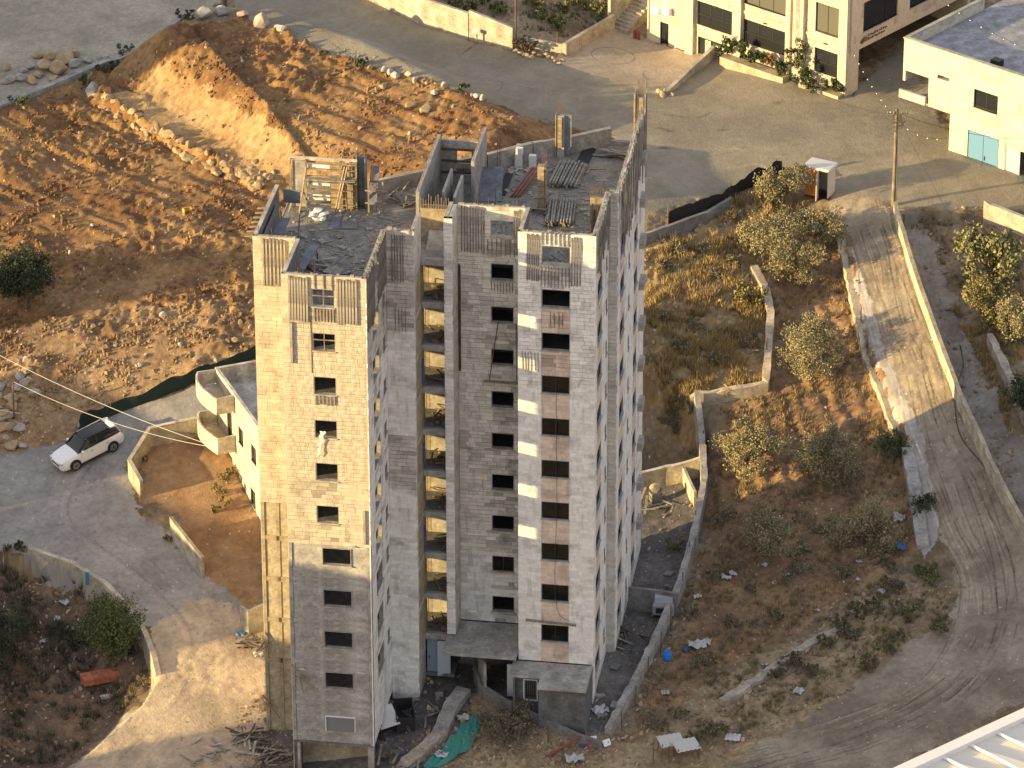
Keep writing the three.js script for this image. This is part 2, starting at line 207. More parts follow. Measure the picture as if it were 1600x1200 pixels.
// marks laid on the ground: tyre tracks, cracks, tar seams, damp stains, rings drawn on the forecourt, small pale stones
function stroke(pts, w, f, soft = .5) { // f(old colour, weight, along, across) -> new colour
  for (let s = 0; s + 1 < pts.length; s++) { const a = pts[s], b = pts[s + 1], I = (x) => Math.round((x - X0) / (X1 - X0) * TX), J = (z) => Math.round((z - Z0) / (Z1 - Z0) * TX);
    for (let j = Math.max(0, J(Math.min(a[1], b[1]) - w)); j <= Math.min(TX - 1, J(Math.max(a[1], b[1]) + w)); j++) for (let i = Math.max(0, I(Math.min(a[0], b[0]) - w)); i <= Math.min(TX - 1, I(Math.max(a[0], b[0]) + w)); i++) {
      const x = X0 + (i + .5) / TX * (X1 - X0), z = Z0 + (j + .5) / TX * (Z1 - Z0), d = segD(x, z, a, b) + (nz(x, z, 1.2) - .5) * w * .8; if (d > w) continue;
      const k = (1 - sstep(w * (1 - soft), w, d)) * sstep(.28, .5, nz(x + w * 40, z, 17)), o = (j * TX + i) * 3; for (let q = 0; q < 3; q++) colA[o + q] *= lerp(1, f[q], k); } }
}
const curveXZ = (px, n = 20, off = 0) => { const p = px.map(([x, y]) => { const g = G0(x, y); return V3(g.x, 0, g.z); }), c = new THREE.CatmullRomCurve3(p); return Array.from({ length: n + 1 }, (_, i) => { const q = c.getPoint(i / n), t = c.getTangent(i / n); return [q.x - t.z * off, q.z + t.x * off]; }); };
const drive = [[1350,318],[1375,400],[1400,500],[1425,590],[1455,690],[1500,800],[1540,900],[1530,1000],[1460,1080],[1340,1140],[1150,1190]];
for (const off of [-1.7, -1.5, -1.3, -1.15, -1.0, -.8, -.65, -.5, -.2, .1, .3, .45, .6, .75, .9, 1.05, 1.25, 1.45, 1.7, 1.9]) stroke(curveXZ(drive.map(([x, y]) => [x + rr(-9, 9), y + rr(-6, 6)]), 40, off), rr(.035, .1), rr(0, 1) < .5 ? [1.25, 1.24, 1.2] : [.66, .65, .64], .6);
for (const off of [-.9, -.5, .6, 1.0]) stroke(curveXZ([[160,720],[120,800],[240,900],[310,980],[300,1080],[200,1190]], 30, off), .13, rr(0, 1) < .6 ? [1.12, 1.1, 1.08] : [.84, .84, .84]);
stroke(curveXZ([[745,66],[720,85],[680,105]], 8), .1, [.55, .54, .52]);
stroke(curveXZ([[560,98],[700,138],[860,188],[960,212]], 20), .05, [.6, .6, .6]); stroke(curveXZ([[400,20],[560,70],[720,118],[1000,178]], 20), .04, [.75, .75, .75]);
for (let i = 0; i < 16; i++) { const x = rr(1030, 1480), y = rr(165, 300); stroke(curveXZ([[x, y], [x + rr(20, 60), y + rr(-8, 6)], [x + rr(60, 130), y + rr(-16, 8)]], 8), rr(.05, .2), rr(0, 1) < .5 ? [1.1, 1.09, 1.07] : [.85, .84, .83]); }
for (let i = 0; i < 14; i++) { const x = rr(420, 900), y = 20 + (x - 420) * .33 + rr(0, 40); stroke(curveXZ([[x, y], [x + rr(30, 80), y + rr(8, 30)]], 6), rr(.04, .18), rr(0, 1) < .5 ? [1.1, 1.09, 1.07] : [.86, .85, .84]); }
for (let i = 0; i < 22; i++) { let x = rr(430, 1500), y = x < 900 ? 30 + (x - 420) * .3 + rr(0, 40) : rr(150, 300), a = rr(-.6, .4); const pts = [[x, y]]; for (let j = 0; j < 5; j++) { a += rr(-.7, .7); x += 12 * Math.cos(a); y += 5 * Math.sin(a); pts.push([x, y]); } stroke(curveXZ(pts, 12), rr(.02, .045), [.62, .61, .6], .3); }
for (let i = 0; i < 16; i++) { const x = rr(960, 1500), y = rr(160, 300); stroke(curveXZ([[x, y], [x + rr(4, 22), y + rr(-3, 5)]], 4), rr(.15, .5), rr(0, 1) < .6 ? [.84, .83, .83] : [1.1, 1.1, 1.08], .9); }
for (const [cx, cy, rad] of [[957, 87, 1.55], [1040, 117, 1.65]]) { const c = G0(cx, cy), ring = (r, n = 40) => Array.from({ length: n + 1 }, (_, i) => [c.x + r * Math.cos(i / n * 6.2832), c.z + r * Math.sin(i / n * 6.2832)]); // star rings set in the paving
  stroke(ring(rad), .07, [.66, .66, .66]); for (let i = 0; i < 16; i++) { const a = i / 16 * 6.2832, r = i % 2 ? .45 : rad * .85, a2 = (i + 1) / 16 * 6.2832, r2 = i % 2 ? rad * .85 : .45; stroke([[c.x + r * Math.cos(a), c.z + r * Math.sin(a)], [c.x + r2 * Math.cos(a2), c.z + r2 * Math.sin(a2)]], .04, [.82, .82, .82]); } }
{ const r = rng(99); for (let n = 0; n < 60000; n++) { const x = lerp(X0, X1, r()), z = lerp(Z0, Z1, r()), o = texAt(x, z), sp = zones[zoneA[o]].sp; if (r() > sp * 7) continue; const s = r() < .8 ? 0 : 1, t = .36 + r() * .34, dk = r() < .3; for (let dj = 0; dj <= s; dj++) for (let di = 0; di <= s; di++) { const q = Math.min(TX * TX - 1, o + dj * TX + di); if (dk) for (let c = 0; c < 3; c++) colA[q * 3 + c] *= .6; else { colA[q * 3] = t; colA[q * 3 + 1] = t * .86; colA[q * 3 + 2] = t * .68; } } } }
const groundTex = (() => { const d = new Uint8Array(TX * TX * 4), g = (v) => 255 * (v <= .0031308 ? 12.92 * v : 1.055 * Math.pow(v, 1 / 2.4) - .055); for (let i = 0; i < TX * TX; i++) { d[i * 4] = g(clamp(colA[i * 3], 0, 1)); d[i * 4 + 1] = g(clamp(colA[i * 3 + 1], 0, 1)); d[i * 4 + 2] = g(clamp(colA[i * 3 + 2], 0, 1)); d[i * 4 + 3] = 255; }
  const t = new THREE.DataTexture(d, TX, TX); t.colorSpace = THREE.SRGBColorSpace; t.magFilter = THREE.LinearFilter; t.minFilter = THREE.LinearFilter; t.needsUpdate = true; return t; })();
const driveC = curveXZ(drive, 60);
function micro(x, z) { const a = ampA[texAt(x, z)] * (.3 + 1.25 * sstep(.36, .66, nz(x * .7 + z * .7, z * .7 - x * .7, 37))), k = zoneA[texAt(x, z)]; let r = a * ((nz(x * .8 + z * .6, z * .8 - x * .6, 14) - .5) * 1.7 + (nf(x * .5 - z * .87 + 4, z * .5 + x * .87, 39) - .5) * 1.2 + (nf(x * .92 + z * .39, z * .92 - x * .39, 21) - .5) * 1.0); if (k === 1 || k === 2 || k === 3 || k === 14 || k === 7 || k === 13 || k === 17) { const n1 = 1 - Math.abs(2 * nf(x * .7 + z * .71 + 3, z * .7 - x * .71, 27) - 1), n2 = 1 - Math.abs(2 * nf(x * .3 - z * .95, z * .3 + x * .95 + 2, 53) - 1); r += a * ((n1 - .6) * 1.1 + (n2 - .6) * .9); }
  if (k === 1) r += .2 * (nz((x * .79 + z * .61) * .12, z * .79 - x * .61, 5) - .5) * 2 + .5 * Math.max(0, nz(x + 9, z, 19) - .55);   // drag marks and heaps
  if (k === 11) { let bd = 9, so = 0; for (let i = 0; i + 1 < driveC.length; i++) { const A = driveC[i], B = driveC[i + 1], d = segD(x, z, A, B); if (d < bd) { bd = d; so = Math.sign((B[0] - A[0]) * (z - A[1]) - (B[1] - A[1]) * (x - A[0])) * d; } } so += (nz(x, z, 16) - .5) * .9; r += .035 * Math.sin(so * 8.5 + 2 * nz(x, z, 11)) * sstep(.35, .6, nz(x + 7, z, 13)) * (1 - sstep(1.6, 2.4, Math.abs(so))) - .05 * Math.exp(-((Math.abs(so) - .75) ** 2) / .05); }
  if (k === 17) r += .09 * Math.sin((x * .95 - z * .2) * 5.2 + 3 * nz(x, z, 8));
  if (k === 13) r += .07 * Math.sin((x * .95 - z * .2) * 5.2 + 3 * nz(x, z, 8)) * sstep(-20, -26, z - (x - 20) * .2);
  return r; }
const hFull = (x, z) => hMacro(x, z) + micro(x, z);
const G = (px, py) => { const p = hit(px, py, hMacro); p.y += micro(p.x, p.z); return p; };
const S = .16, NX = Math.round((X1 - X0) / S), NZ = Math.round((Z1 - Z0) / S), hGrid = new Float32Array((NX + 1) * (NZ + 1));
for (let j = 0; j <= NZ; j++) for (let i = 0; i <= NX; i++) hGrid[j * (NX + 1) + i] = hFull(X0 + i * S, Z0 + j * S);
function gy(x, z) { const u = clamp((x - X0) / S, 0, NX - .001), v = clamp((z - Z0) / S, 0, NZ - .001), i = u | 0, j = v | 0, a = u - i, b = v - j, o = j * (NX + 1) + i; return lerp(lerp(hGrid[o], hGrid[o + 1], a), lerp(hGrid[o + NX + 1], hGrid[o + NX + 2], a), b); }
{ const pos = new Float32Array((NX + 1) * (NZ + 1) * 3), uv = new Float32Array((NX + 1) * (NZ + 1) * 2), idx = new Uint32Array(NX * NZ * 6);
  for (let j = 0, o = 0; j <= NZ; j++) for (let i = 0; i <= NX; i++, o++) { pos.set([X0 + i * S, hGrid[o], Z0 + j * S], o * 3); uv.set([i / NX, j / NZ], o * 2); }
  for (let j = 0, o = 0; j < NZ; j++) for (let i = 0; i < NX; i++, o += 6) { const a = j * (NX + 1) + i, b = a + NX + 1; idx.set([a, b, a + 1, b, b + 1, a + 1], o); }
  const g = new THREE.BufferGeometry(); g.setAttribute('position', new THREE.BufferAttribute(pos, 3)); g.setAttribute('uv', new THREE.BufferAttribute(uv, 2)); g.setIndex(new THREE.BufferAttribute(idx, 1)); g.computeVertexNormals();
  const bt = txBump.clone(); bt.repeat.set(13, 16); bt.rotation = .6; bt.needsUpdate = true;
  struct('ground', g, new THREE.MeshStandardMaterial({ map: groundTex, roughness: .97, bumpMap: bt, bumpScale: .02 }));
}
{ // the land round about, out to the horizon
  const lin = (a, b, n) => Array.from({ length: n }, (_, i) => lerp(a, b, i / (n - 1))), xs = [-3000, -900, -300, -130, ...lin(-80, X0, 6), ...lin(X0 + 8.2, X1 - 8.2, 9), ...lin(X1, 80, 6), 130, 300, 900, 3000], zs = [-3000, -900, -300, -160, ...lin(-115, Z0, 6), ...lin(Z0 + 10.2, Z1 - 10.2, 9), ...lin(Z1, 60, 6), 110, 300, 900, 3000], pos = [], idx = [], uv = [];
  const far = (x, z) => { const cx = clamp(x, -75, 75), cz = clamp(z, -105, 50), d = Math.hypot(x - cx, z - cz); return lerp(hBase(cx, cz), z < 0 ? 8 : -6, sstep(0, 120, d)) - (x < 0 ? .02 : 0) * d * sstep(0, 300, 300 - d) + (d > 5 ? (nz(x, z, 60) - .5) * 1.2 : 0); };
  for (const z of zs) for (const x of xs) { const e = x > X0 - .1 && x < X1 + .1 && z > Z0 - .1 && z < Z1 + .1; pos.push(x, e ? hMacro(x, z) - .05 : far(x, z), z); uv.push(x / 8, z / 8); }
  for (let j = 0; j + 1 < zs.length; j++) for (let i = 0; i + 1 < xs.length; i++) { const mx = (xs[i] + xs[i + 1]) / 2, mz = (zs[j] + zs[j + 1]) / 2; if (mx > X0 && mx < X1 && mz > Z0 && mz < Z1) continue; const a = j * xs.length + i, b = a + xs.length; idx.push(a, b, a + 1, b, b + 1, a + 1); }
  const g = new THREE.BufferGeometry(); g.setAttribute('position', new THREE.Float32BufferAttribute(pos, 3)); g.setAttribute('uv', new THREE.Float32BufferAttribute(uv, 2)); g.setIndex(idx); g.computeVertexNormals();
  const t = txConcrete.clone(); t.repeat.set(1, 1); t.needsUpdate = true; struct('terrain', g, mat(.36, .29, .2, { map: t }));
}

// ---------------------------------------------------------------- materials
const M = {
  mortarDark: mat(.24, .225, .2, { map: txConcrete }), mortarPale: mat(.5, .48, .44, { map: txConcrete }),
  conc: mat(.50, .47, .42, { map: txConcrete, bump: .006 }), concDark: mat(.27, .26, .24, { map: txConcrete, bump: .008 }), concPale: mat(.58, .54, .46, { map: txConcrete, bump: .005 }), concTan: mat(.52, .43, .29, { map: txConcrete, bump: .006 }),
  infill: mat(.52, .50, .455, { map: txConcrete, bump: .008 }), infillTan: mat(.55, .48, .34, { map: txConcrete, bump: .008 }),
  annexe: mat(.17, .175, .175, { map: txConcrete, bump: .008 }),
  roofSlab: mat(.31, .285, .24, { map: txConcrete, bump: .012 }),
  slab: mat(.26, .255, .245, { map: txConcrete, bump: .01 }),
  stone: new THREE.MeshStandardMaterial({ vertexColors: true, roughness: .9, map: txStain }),
  wood: mat(.50, .39, .25, { map: txWood }), woodGrey: mat(.40, .36, .30, { map: txWood }), woodDark: mat(.16, .12, .09, { map: txWood }), ply: mat(.30, .24, .20, { map: txWood }), plyGrey: mat(.25, .26, .28, { map: txConcrete }),
  rebar: mat(.16, .095, .06, { roughness: .7, metalness: .3 }), steel: mat(.32, .31, .29, { roughness: .5, metalness: .6 }), darkMetal: mat(.035, .035, .04, { roughness: .5, metalness: .4 }),
  white: mat(.8, .79, .76), whiteCloth: mat(.72, .71, .68), black: mat(.02, .02, .022, { roughness: .7 }), red: mat(.26, .07, .045), blue: mat(.03, .17, .55), teal: mat(.05, .25, .20, { side: THREE.DoubleSide }),
  glass: new THREE.MeshPhysicalMaterial({ transmission: 1, thickness: 0, roughness: .03, ior: 1.45, color: new THREE.Color().setRGB(.5, .53, .55) }),
};
const stoneTones = [[.55,.495,.395],[.53,.475,.375],[.58,.525,.425],[.51,.455,.355],[.545,.495,.405]].map((c) => mat(...c, { map: txStain }));

// ---------------------------------------------------------------- the tower
const O = P(809, 362, 31); O.y = 0; const YAW = -8.5 * Math.PI / 180;
const tower = thing('apartment_tower', 'tall unfinished stone-faced apartment tower with an open roof storey and empty window holes', 'building', O, YAW);
const T2W = (x, y, z) => V3(x, y, z).applyAxisAngle(V3(0, 1, 0), YAW).add(O);      // tower plan -> world
const SH = 2.78, FL = (k) => 3.15 + SH * k, TOP = 31;
const blk = { pos: [], nor: [], uv: [], col: [] }; let nBlk = 0;
const unitBlock = (() => { const g = plain(new RoundedBoxGeometry(1, 1, 1, 1, .012)); return g; })();
function quad(B, a, b, c, d, n, col) { for (const p of [a, b, c, a, c, d]) { B.pos.push(p.x, p.y, p.z); B.nor.push(n.x, n.y, n.z); B.uv.push(p.x + p.z, p.y); B.col.push(...col); } }
function cells(w, y0, y1, ops) { // rectangles that fill a wall round its openings
  const ys = [...new Set([y0, y1, ...ops.flatMap((o) => [o[2], o[3]])])].filter((y) => y >= y0 && y <= y1).sort((a, b) => a - b), out = [];
  for (let i = 0; i + 1 < ys.length; i++) { const m = (ys[i] + ys[i + 1]) / 2; let s = 0; for (const o of ops.filter((o) => o[2] < m && o[3] > m).sort((a, b) => a[0] - b[0])) { if (o[0] > s) out.push([s, o[0], ys[i], ys[i + 1]]); s = Math.max(s, o[1]); } if (s < w) out.push([s, w, ys[i], ys[i + 1]]); }
  return out;
}
function frameOf(a, b) { const d = V3(b[0] - a[0], 0, b[1] - a[1]), w = d.length(); d.normalize(); const n = V3(-d.z, 0, d.x), at = (s, y, o = 0) => V3(a[0] + d.x * s + n.x * o, y, a[1] + d.z * s + n.z * o); return { d, n, w, at, ang: Math.atan2(-d.z, d.x) }; }
function wallBox(f, s0, s1, y0, y1, o0, o1) { const c = f.at((s0 + s1) / 2, (y0 + y1) / 2, (o0 + o1) / 2); const g = box(s1 - s0, y1 - y0, o1 - o0); g.rotateY(f.ang); g.translate(c.x, c.y, c.z); return g; }
// a stone-faced wall: core behind, one squared stone after another in front; style(s, y) -> { tone, gap, dirt }
function stoneWall(a, b, y0, y1, ops, style, { core = M.mortarDark, single = 0, coreName = 'wall', cut, ch = .254, breaks = [], cope } = {}) {
  const f = frameOf(a, b), r = rng(Math.round(1000 + a[0] * 77 + b[1] * 131 + y0 * 17));
  part(coreName, cells(f.w, y0, y1, ops).map(([s0, s1, ya, yb]) => wallBox(f, Math.max(s0, .05), Math.min(s1, f.w - .05), ya, yb - (yb === y1 ? .02 : 0), -.24, -.045)), core, tower);
  if (cope !== false && y1 === TOP) part('coping', wallBox(f, .01, f.w - .01, TOP - .018, TOP + .035, -.245, -.015), M.concPale, tower);
  let ys = [y0]; const edges = ops.flatMap((o) => [o[2], o[3]]); for (let y = y0 + ch; y < y1 - .1; y += ch) if (!edges.some((e) => Math.abs(e - y) < .09)) ys.push(y); ys.push(y1, ...edges.filter((e) => e > y0 && e < y1)); ys = [...new Set(ys)].sort((p, q) => p - q);
  for (let i = 0; i + 1 < ys.length; i++) {
    const ya = ys[i], yb = ys[i + 1], m = (ya + yb) / 2, runs = []; let s = 0;
    for (const o of ops.filter((o) => o[2] < m && o[3] > m).sort((p, q) => p[0] - q[0])) { if (o[0] > s) runs.push([s, o[0]]); s = o[1]; } if (s < f.w) runs.push([s, f.w]); for (const b of breaks) for (let z = runs.length - 1; z >= 0; z--) if (runs[z][0] < b - .05 && runs[z][1] > b + .05) runs.splice(z, 1, [runs[z][0], b], [b, runs[z][1]]);
    for (const [p, q] of runs) { let x = p; while (x < q - .01) { let e = x + .36 + r() * .5; if (q - e < .25) e = q; const st = style((x + e) / 2, m), g = st.gap, jit = r() * .008, off = -.0 - jit, v = .88 + r() * .18, dirt = st.dirt ? 1 - st.dirt * sstep(.42, .75, nz(x + a[0] * 3 + e, m, 9)) - st.dirt * .6 * sstep(.5, .8, nz(x * 3 + e, m * .4, 3)) : 1, wet = ops.some((o) => m < o[2] && m > o[2] - 1.1 && (x + e) / 2 > o[0] - .15 && (x + e) / 2 < o[1] + .15) && st.dirt > .08 ? 1 - .42 * sstep(.38, .72, nz(x * 5 + e * 3, m * .35, 4)) : 1, c = st.tone.map((t) => t * v * dirt * wet);
        const x0 = x + g * (.3 + r() * .9) / 2, x1 = e - g * (.3 + r() * .9) / 2, w0 = ya + g * (.2 + r() * 1.2) / 2, w1 = yb - g * (.2 + r() * 1.2) / 2; x = e; nBlk++;
        if (cut && cut((x0 + x1) / 2, m)) continue;
        if (single && single.left > 0 && m >= single.y0) { single.left--; const mesh = shadowy(new THREE.Mesh(unitBlock, stoneTones[(r() * 5) | 0])); mesh.name = 'stone_block'; const cc = f.at((x0 + x1) / 2, (w0 + w1) / 2, off - .03); mesh.position.copy(cc); mesh.rotation.y = f.ang; mesh.scale.set(x1 - x0, w1 - w0, .06); tower.add(mesh); continue; }
        const A = f.at(x0, w0, off), Bp = f.at(x1, w0, off), C = f.at(x1, w1, off), D = f.at(x0, w1, off), A2 = f.at(x0, w0, -.05), B2 = f.at(x1, w0, -.05), C2 = f.at(x1, w1, -.05), D2 = f.at(x0, w1, -.05), up = V3(0, 1, 0), dn = V3(0, -1, 0), ml = f.d.clone().negate();
        quad(blk, A, Bp, C, D, f.n, c); quad(blk, D, C, C2, D2, up, c); quad(blk, A2, B2, Bp, A, dn, c); quad(blk, Bp, B2, C2, C, f.d, c); quad(blk, A2, A, D, D2, ml, c); } }
  }
  return f;
}
function windowHole(f, o, { frame, bars, sill = true, grille } = {}) { // the lined opening, with sill, and frame and panes where fitted
  const [s0, s1, y0, y1] = o, t = .035;
  const w = part('window', [wallBox(f, s0, s0 + t, y0, y1, -.27, -.012), wallBox(f, s1 - t, s1, y0, y1, -.27, -.012), wallBox(f, s0 + t, s1 - t, y1 - t, y1, -.27, -.012)], M.conc, tower);
  if (sill) part('sill', wallBox(f, s0 - .04, s1 + .04, y0 - .05, y0 + .03, -.28, .045), M.concPale, w);
  if (frame) { const k = .05, m = (s0 + s1) / 2; part('frame', [wallBox(f, s0 + t, s1 - t, y0 + .03, y0 + .03 + k, -.17, -.1), wallBox(f, s0 + t, s1 - t, y1 - t - k, y1 - t, -.17, -.1), wallBox(f, s0 + t, s0 + t + k, y0 + .03 + k, y1 - t - k, -.17, -.1), wallBox(f, s1 - t - k, s1 - t, y0 + .03 + k, y1 - t - k, -.17, -.1), wallBox(f, m - .025, m + .025, y0 + .03 + k, y1 - t - k, -.17, -.1)], frame, w);
    part('pane', wallBox(f, s0 + t + k, m - .025, y0 + .08, y1 - t - k, -.14, -.13), M.glass, w); part('pane', wallBox(f, m + .025, s1 - t - k, y0 + .08, y1 - t - k, -.14, -.13), M.glass, w); }
  if (bars) part('crossbar', [wallBox(f, (s0 + s1) / 2 - .025, (s0 + s1) / 2 + .025, y0, y1, -.14, -.09), wallBox(f, s0, s1, y0 + .62 * (y1 - y0) - .03, y0 + .62 * (y1 - y0) + .03, -.06, -.01)], M.woodGrey, w);
  return w;
}
const CREAM = [.56, .505, .405], WHITE = [.85, .845, .82], GREYST = [.63, .61, .56], TAN = [.74, .61, .51];
const raw = (tone, dirt = .35) => () => ({ tone, gap: .017, dirt });
const WIN = (k, s0, s1, lo = .88, hi = 2.03) => [s0, s1, FL(k) + lo, FL(k) + hi], seq = (a, b) => Array.from({ length: b - a + 1 }, (_, i) => a + i);
const LOW = 13.72;   // below this the left end still shows its bare concrete frame
// left end, front
{ const ops = seq(4, 9).map((k) => WIN(k, 1.72, 3.02)), f = stoneWall([-12.35, 7.2], [-7.5, 7.2], LOW, TOP, ops, raw(CREAM, .1), { single: { left: 300, y0: 18 } }); ops.forEach((o, i) => windowHole(f, o, { bars: i >= 4 })); }
{ const f = stoneWall([-14.85, 2.72], [-12.37, 2.72], LOW, TOP, [], raw(CREAM, .12)); }
// bare frame below: columns, floor beams and block infill
function frameWall(a, b, k0, k1, wins, infill, beam, yb) {
  const f = frameOf(a, b);
  for (let k = k0; k <= k1; k++) { const y0 = k === k0 && yb !== undefined ? yb : FL(k) - .0, y1 = k === k1 ? LOW : FL(k + 1) - .32, o = wins(k);
    part('infill_wall', cells(f.w, y0, y1, o).map(([s0, s1, p, q]) => wallBox(f, s0, s1, p, q, -.26, -.075)), infill, tower);
    part('floor_beam', wallBox(f, 0, f.w, k === k1 ? LOW - .001 : FL(k + 1) - .32, k === k1 ? LOW + .03 : FL(k + 1), -.3, -.03), beam, tower); o.forEach((q) => windowHole(f, q, { sill: true })); }
  for (const [s0, s1] of [[0, .22], [f.w - .22, f.w]]) part('column', wallBox(f, s0, s1, yb ?? FL(k0), LOW, -.3, -.012), beam, tower);
  return f;
}
{ const f = frameWall([-12.35, 7.2], [-7.5, 7.2], -1, 3, (k) => k < 0 ? [[2.0, 3.7, FL(-1) + .75, FL(-1) + 1.75]] : [WIN(k, 1.98, 3.68)], M.infill, M.conc);
  const o = [2.0, 3.7, FL(-1) + .75, FL(-1) + 1.75]; const w = part('window', [wallBox(f, o[0] - .04, o[1] + .04, o[2] - .04, o[2], -.1, .0), wallBox(f, o[0] - .04, o[1] + .04, o[3], o[3] + .04, -.1, .0), wallBox(f, o[0] - .04, o[0], o[2], o[3], -.1, 0), wallBox(f, o[1], o[1] + .04, o[2], o[3], -.1, 0)], M.white, tower); part('shutter', wallBox(f, o[0], o[1], o[2], o[3], -.09, -.06), mat(.2, .2, .2), w); }
{ const f = frameWall([-14.85, 2.72], [-12.4, 2.72], -1, 3, () => [], M.infillTan, M.concTan, -2.3); part('column', wallBox(f, .9, 1.1, -2.3, LOW, -.2, -.03), M.concTan, tower); }
// left end, sides
const DOORS = seq(0, 8).map((k) => [2.95, 3.95, FL(k) + .06, FL(k) + 2.5]);
stoneWall([-12.35, 2.72], [-12.35, 7.2], -2.3, TOP, DOORS, raw(CREAM, .12));
{ const ops = seq(0, 9).map((k) => WIN(k, 1.75, 3.75, .9, 2.3)).concat(seq(0, 9).map((k) => WIN(k, 5.05, 5.85, 1.2, 2.05))), f = stoneWall([-7.5, 7.2], [-7.5, .85], .3, TOP, ops, (s, y) => y > 24 ? { tone: GREYST, gap: .03, dirt: .3 } : { tone: WHITE, gap: .008, dirt: .12 }, { core: M.mortarPale }); ops.forEach((o) => windowHole(f, o)); }
{ const ops = seq(0, 8).map((k) => [8.1, 9.95, FL(k) + .04, FL(k) + 2.52]).concat(seq(0, 8).map((k) => WIN(k, 1, 2.4)), seq(0, 8).map((k) => WIN(k, 4, 5.4))), f = stoneWall([-14.85, -8.3], [-14.85, 2.72], -2.3, FL(9), ops, raw(CREAM, .12)); ops.slice(9).forEach((o) => windowHole(f, o)); }
stoneWall([-14.85, -4.1], [-14.85, 2.72], FL(9), TOP, [], raw(CREAM, .12));
// middle wall beside the stair
const midStyle = (s, y) => { const rawB = y > 24.6 || (y > 14.2 && y < 17.8); return rawB ? { tone: GREYST, gap: .026, dirt: .35 } : { tone: WHITE.map((t) => t * .95), gap: .007, dirt: .14 }; };
stoneWall([-7.5, .85], [-5.85, .85], -.3, TOP, [], midStyle, { core: M.mortarPale });
stoneWall([-5.85, .85], [-5.85, -1.5], -.3, TOP, [], raw(GREYST, .3));
// stair bay: floor beams, inner walls, rubble on the landings
for (let k = 0; k <= 9; k++) { part('floor_beam', boxB(-5.83, -4.47, FL(k) - .36, FL(k) + .04, -1.62, -1.36), M.conc, tower); if (k < 9) part('stair_back_wall', boxB(-5.83, -4.0, FL(k) + .01, FL(k) + 2.55, -4.15, -3.95), M.concPale, tower); }
for (let k = 0; k <= 8; k++) part('stair_side_wall', [boxB(-6.05, -5.85, FL(k), FL(k) + 2.56, -1.5, .6), boxB(-6.05, -5.85, FL(k), FL(k) + 2.56, -2.3, -1.52), boxB(-6.05, -5.85, FL(k), FL(k) + 2.56, -9, -3.95)], M.concTan, tower);
part('stair_side_wall', boxB(-4.0, -3.8, .3, FL(9), -12.5, -3.25), M.conc, tower);
stoneWall([-4.47, -1.08], [-3.95, -1.08], 3.4, TOP, [], raw(WHITE.map((t) => t * .93), .2)); stoneWall([-3.95, -1.08], [-3.95, -3.0], 3.4, TOP, [], raw(GREYST, .3)); stoneWall([-4.47, -3.3], [-4.47, -1.08], 3.4, TOP, [], raw(GREYST, .3)); 
{ const q = rng(717), bits = []; for (let k = 0; k < 9; k++) for (let i = 0; i < 12; i++) { const g = i < 8 ? rockGeo(700 + k * 12 + i, 0, .6) : box(.1, .05, .9); const s = i < 8 ? .2 + q() * .4 : 1; g.scale(s, s * .8, s); g.rotateY(q() * 6); if (i >= 8) g.rotateX((q() - .5) * .8); g.translate(lerp(-5.6, -4.6, q()), FL(k) + .1 + (i >= 8 ? .2 : 0), lerp(-3.7, -1.8, q())); bits.push(plain(g)); } for (const g of bits) if (!g.attributes.uv) uvBox(g); part('landing_rubble', bits, mat(.2, .155, .11), tower).userData.kind = 'stuff'; }
// recessed bay
{ const ops = seq(0, 9).map((k) => WIN(k, 1.92, 3.26, .9, 1.98)), f = stoneWall([-3.95, -3.0], [0, -3.0], 3.35, TOP, ops, (s, y) => y > 8.2 ? { tone: [.68, .665, .62], gap: .02, dirt: .32 } : { tone: WHITE.map((t) => t * .9), gap: .01, dirt: .2 }); ops.forEach((o, i) => windowHole(f, o, { frame: i === 1 ? M.darkMetal : null })); }
stoneWall([0, -3.2], [0, 0], 2.65, TOP, [], raw(WHITE, .2));
// right wing, front: white stone with a tan panel under every window
{ const ops = seq(0, 9).map((k) => WIN(k, 1.36, 3.02, .88, 2.05)), f = stoneWall([0, 0], [4.5, 0], 2.65, TOP, ops, (s, y) => { const mid = s > 1.36 && s < 3.02 && y < 27; const rw = y > 21.2; return { tone: mid ? TAN : WHITE, gap: rw ? .022 : .007, dirt: rw ? .14 : .05 }; }, { core: M.mortarPale, breaks: [1.36, 3.02] }); ops.forEach((o, i) => windowHole(f, o, { frame: i < 7 ? M.darkMetal : null, sill: true })); }
